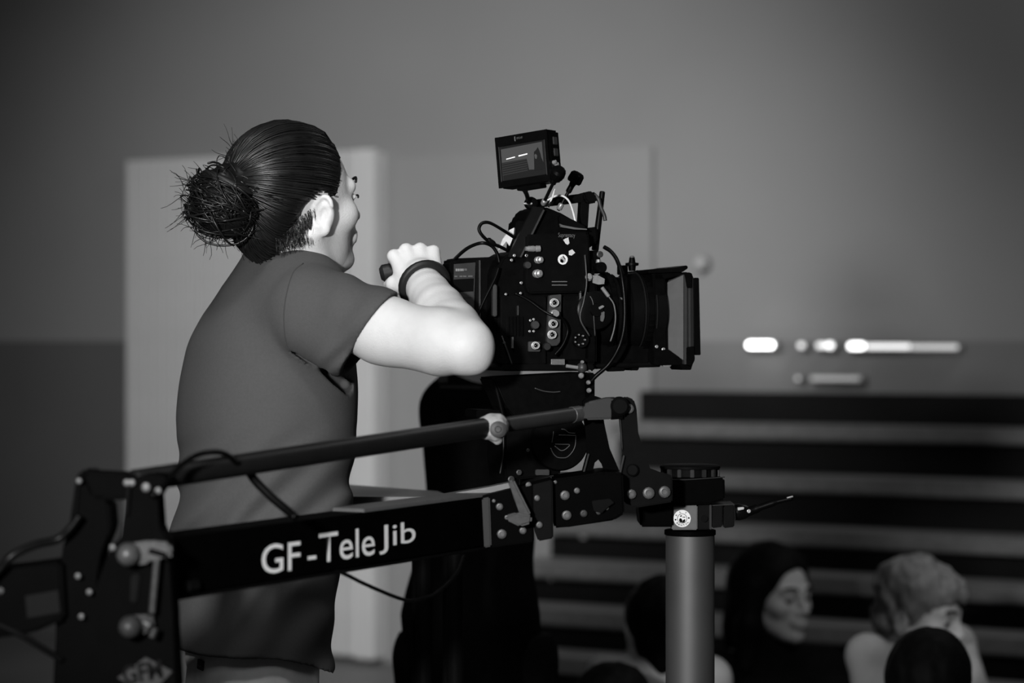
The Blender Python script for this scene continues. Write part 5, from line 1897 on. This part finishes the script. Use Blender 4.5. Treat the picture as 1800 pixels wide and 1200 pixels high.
# --- people sitting on the floor by the bleachers
def seated(label, hx, hy, d, az, pitch, hs, baz, top_mat, sleeveless, hair_fn, hair_mat, lean=0.0, roll=0.0, shz=-0.045, neck=0.185, collar=False, shw=0.165):
    F = Frame(P(hx, hy, d), math.radians(az), math.radians(pitch), math.radians(roll), hs)
    b = math.radians(baz)
    fb = Vector((math.cos(b), math.sin(b), 0))
    lb = Vector((-math.sin(b), math.cos(b), 0))
    nb = F.c - fb * 0.035 + Vector((0, 0, -neck * hs))
    pel = Vector((nb.x, nb.y, 0.115)) - fb * (0.04 + lean)
    r = thing('person', (pel.x, pel.y, 0), label, 'person')
    lo = Vector((min(pel.x, nb.x) - 0.55, min(pel.y, nb.y) - 0.55, 0.0))
    hi = Vector((max(pel.x, nb.x) + 0.55, max(pel.y, nb.y) + 0.55, F.c.z + 0.15))
    v = Vol(lo, hi, 0.0062)
    head_sdf(v, F)
    v.chain([F(-0.03, 0, -0.05), F(-0.03, 0, -0.1), nb], [0.048, 0.048, 0.055], 0.02)
    v.chain([nb, nb.lerp(pel, 0.5), pel], [0.07, 0.085, 0.085], 0.03)
    arms = []
    for sgn in (-1, 1):
        sh = nb + lb * shw * sgn + Vector((0, 0, shz))
        el = sh + fb * 0.08 + lb * 0.05 * sgn + Vector((0, 0, -0.26))
        wr = el + fb * 0.16 - lb * 0.07 * sgn + Vector((0, 0, 0.03))
        arms.append((sh, el, wr))
        v.chain([nb, sh], [0.05, 0.052], 0.03)
        v.chain([sh, el, wr], [0.050, 0.039, 0.027], 0.015)
        fist_sdf(v, wr, wr - el, Vector((0, 0, 1)), lb * sgn, 0.95)
    bo = add_obj('body', v.mesh('b'), r, M_skin2)
    eyes_for(F, bo)
    t = Vol(lo, hi, 0.0085)
    ax = [fb, lb, Vector((0, 0, 1))]
    ch = nb.lerp(pel, 0.38)
    t.ell(ch + Vector((0, 0, 0.0)), (0.110, 0.165, 0.165), ax)
    t.ell(nb.lerp(pel, 0.85), (0.125, 0.165, 0.15), ax, 0.06)
    if collar:
        t.chain([F(-0.03, 0, -0.125), nb], [0.078, 0.095], 0.03)
    if not sleeveless:
        t.chain([nb + Vector((0, 0, -0.01)), nb + Vector((0, 0, -0.08))], [0.064, 0.09], 0.03)
        for sh, el, wr in arms:
            t.chain([nb + Vector((0, 0, -0.03)), sh, el, wr.lerp(el, 0.15)], [0.06, 0.062, 0.052, 0.040], 0.03)
    else:
        for sh, el, wr in arms:
            t.chain([ch, sh.lerp(nb, 0.45)], [0.08, 0.045], 0.02)
    t.all(lambda X, Y, Z: 0.004 * vnoise(X * 14, Y * 14, Z * 9), 'add')
    add_obj('top', t.mesh('t'), r, top_mat)
    g = Vol(lo + fb * 0.0 - Vector((.25, .25, 0)), hi + Vector((.25, .25, 0)) - Vector((0, 0, hi.z - 0.62)), 0.010)
    feet = []
    for sgn in (-1, 1):
        hp = pel + lb * 0.085 * sgn
        kn = hp + fb * 0.22 + lb * 0.03 * sgn + Vector((0, 0, 0.30))
        ft = hp + fb * 0.27 + lb * 0.0 * sgn
        ft.z = 0.09
        g.chain([hp, kn, ft], [0.105, 0.072, 0.055], 0.03)
        feet.append(ft)
    g.all(lambda X, Y, Z: 0.004 - Z + 0 * X + 0 * Y, 'i')
    add_obj('trousers', g.mesh('g'), r, M_blackcloth)
    for ft in feet:
        sv = Vol(ft - Vector((.22, .22, .1)), ft + Vector((.22, .22, .1)), 0.009)
        a = Vector((ft.x, ft.y, 0.045))
        sv.chain([a - fb * 0.04, a + fb * 0.11], [0.044, 0.037], 0.02)
        sv.all(lambda X, Y, Z: 0.004 - Z + 0 * X + 0 * Y, 'i')
        add_obj('shoe', sv.mesh('s'), r, M_shoe)
    hvv = Vol(F.c - Vector((.24, .24, .30)), F.c + Vector((.24, .24, .20)), 0.005)
    hair_fn(hvv, F, nb)
    add_obj('hair', hvv.mesh('h'), r, hair_mat)
    return r


def hair_long(h, F, nb):
    h.ell(F(-0.022, 0, 0.020), (0.118, 0.098, 0.100), F.axes())
    h.chain([F(-0.045, 0.0, -0.02), F(-0.055, 0, -0.12), F(-0.06, 0, -0.20)], [0.100, 0.092, 0.085], 0.03)
    for y in (-1, 1):
        h.chain([F(0.0, y * 0.075, 0.0), F(-0.005, y * 0.082, -0.10), F(-0.01, y * 0.085, -0.2)], [0.028, 0.028, 0.03], 0.03)
    h.ell(F(0.085, 0, -0.038), (0.075, 0.066, 0.098), F.axes(), 0.012, 's')
    h.cone(F(0.03, 0, -0.11), F(0.10, 0, -0.25), 0.05, 0.05, 0.01, 's')
    h.all(lambda X, Y, Z: 0.003 * vnoise(X * 40, Y * 40, Z * 12), 'add')


def hair_short_wavy(h, F, nb):
    h.ell(F(-0.020, 0, 0.020), (0.112, 0.092, 0.096), F.axes())
    h.ell(F(-0.055, 0, -0.045), (0.062, 0.078, 0.062), F.axes(), 0.02)
    h.ell(F(0.060, 0.01, 0.045), (0.045, 0.060, 0.028), F.axes(), 0.02)
    h.ell(F(0.085, 0, -0.050), (0.070, 0.074, 0.078), F.axes(), 0.012, 's')
    for y in (-1, 1):
        h.ell(F(-0.008, y * 0.085, -0.045), (0.026, 0.03, 0.036), F.axes(), 0.01, 's')
    h.all(lambda X, Y, Z: 0.011 * vnoise(X * 34, Y * 34, Z * 26) + 0.005 * vnoise(X * 90, Y * 90, Z * 50), 'add')


def hair_back(h, F, nb):
    h.ell(F(-0.020, 0, 0.018), (0.110, 0.090, 0.096), F.axes())
    h.ell(F(-0.050, 0, -0.050), (0.064, 0.076, 0.066), F.axes(), 0.02)
    h.ell(F(0.085, 0, -0.055), (0.066, 0.072, 0.080), F.axes(), 0.012, 's')
    h.all(lambda X, Y, Z: 0.004 * vnoise(X * 50, Y * 50, Z * 20), 'add')


def hair_tail(h, F, nb):
    hair_back(h, F, nb)
    h.chain([F(-0.07, 0.01, -0.05), F(-0.075, 0.015, -0.10), F(-0.075, 0.02, -0.16)], [0.04, 0.022, 0.006], 0.02)


seated('person with long dark hair, pale face turned right, sitting in front of the bleachers', 1362, 1028, 6.7, -50, -4, 1.08, -75, M_blackcloth, False, hair_long, M_darkhair, collar=True)
seated('person with short wavy fair hair and bare shoulder at the lower right', 1622, 1060, 6.0, -32, -12, 1.02, -50, M_blackcloth, True, hair_short_wavy, M_blond, shz=0.07)
seated('dark-haired person seen from behind, rounded dark head in front of the fair-haired person', 1634, 1196, 5.0, 75, 5, 0.98, 70, M_blackcloth, False, hair_back, M_darkhair, lean=-0.02)
seated('bare-shouldered person with dark hair seen from behind, half hidden by the grey column', 1160, 1092, 5.9, 100, -6, 1.0, 80, M_blackcloth, True, hair_tail, M_darkhair, shz=0.0, neck=0.13, shw=0.125)
seated('dark-haired person whose head top just shows at the bottom edge left of the column', 1076, 1252, 5.4, 95, -10, 1.0, 85, M_blackcloth, False, hair_back, M_darkhair)
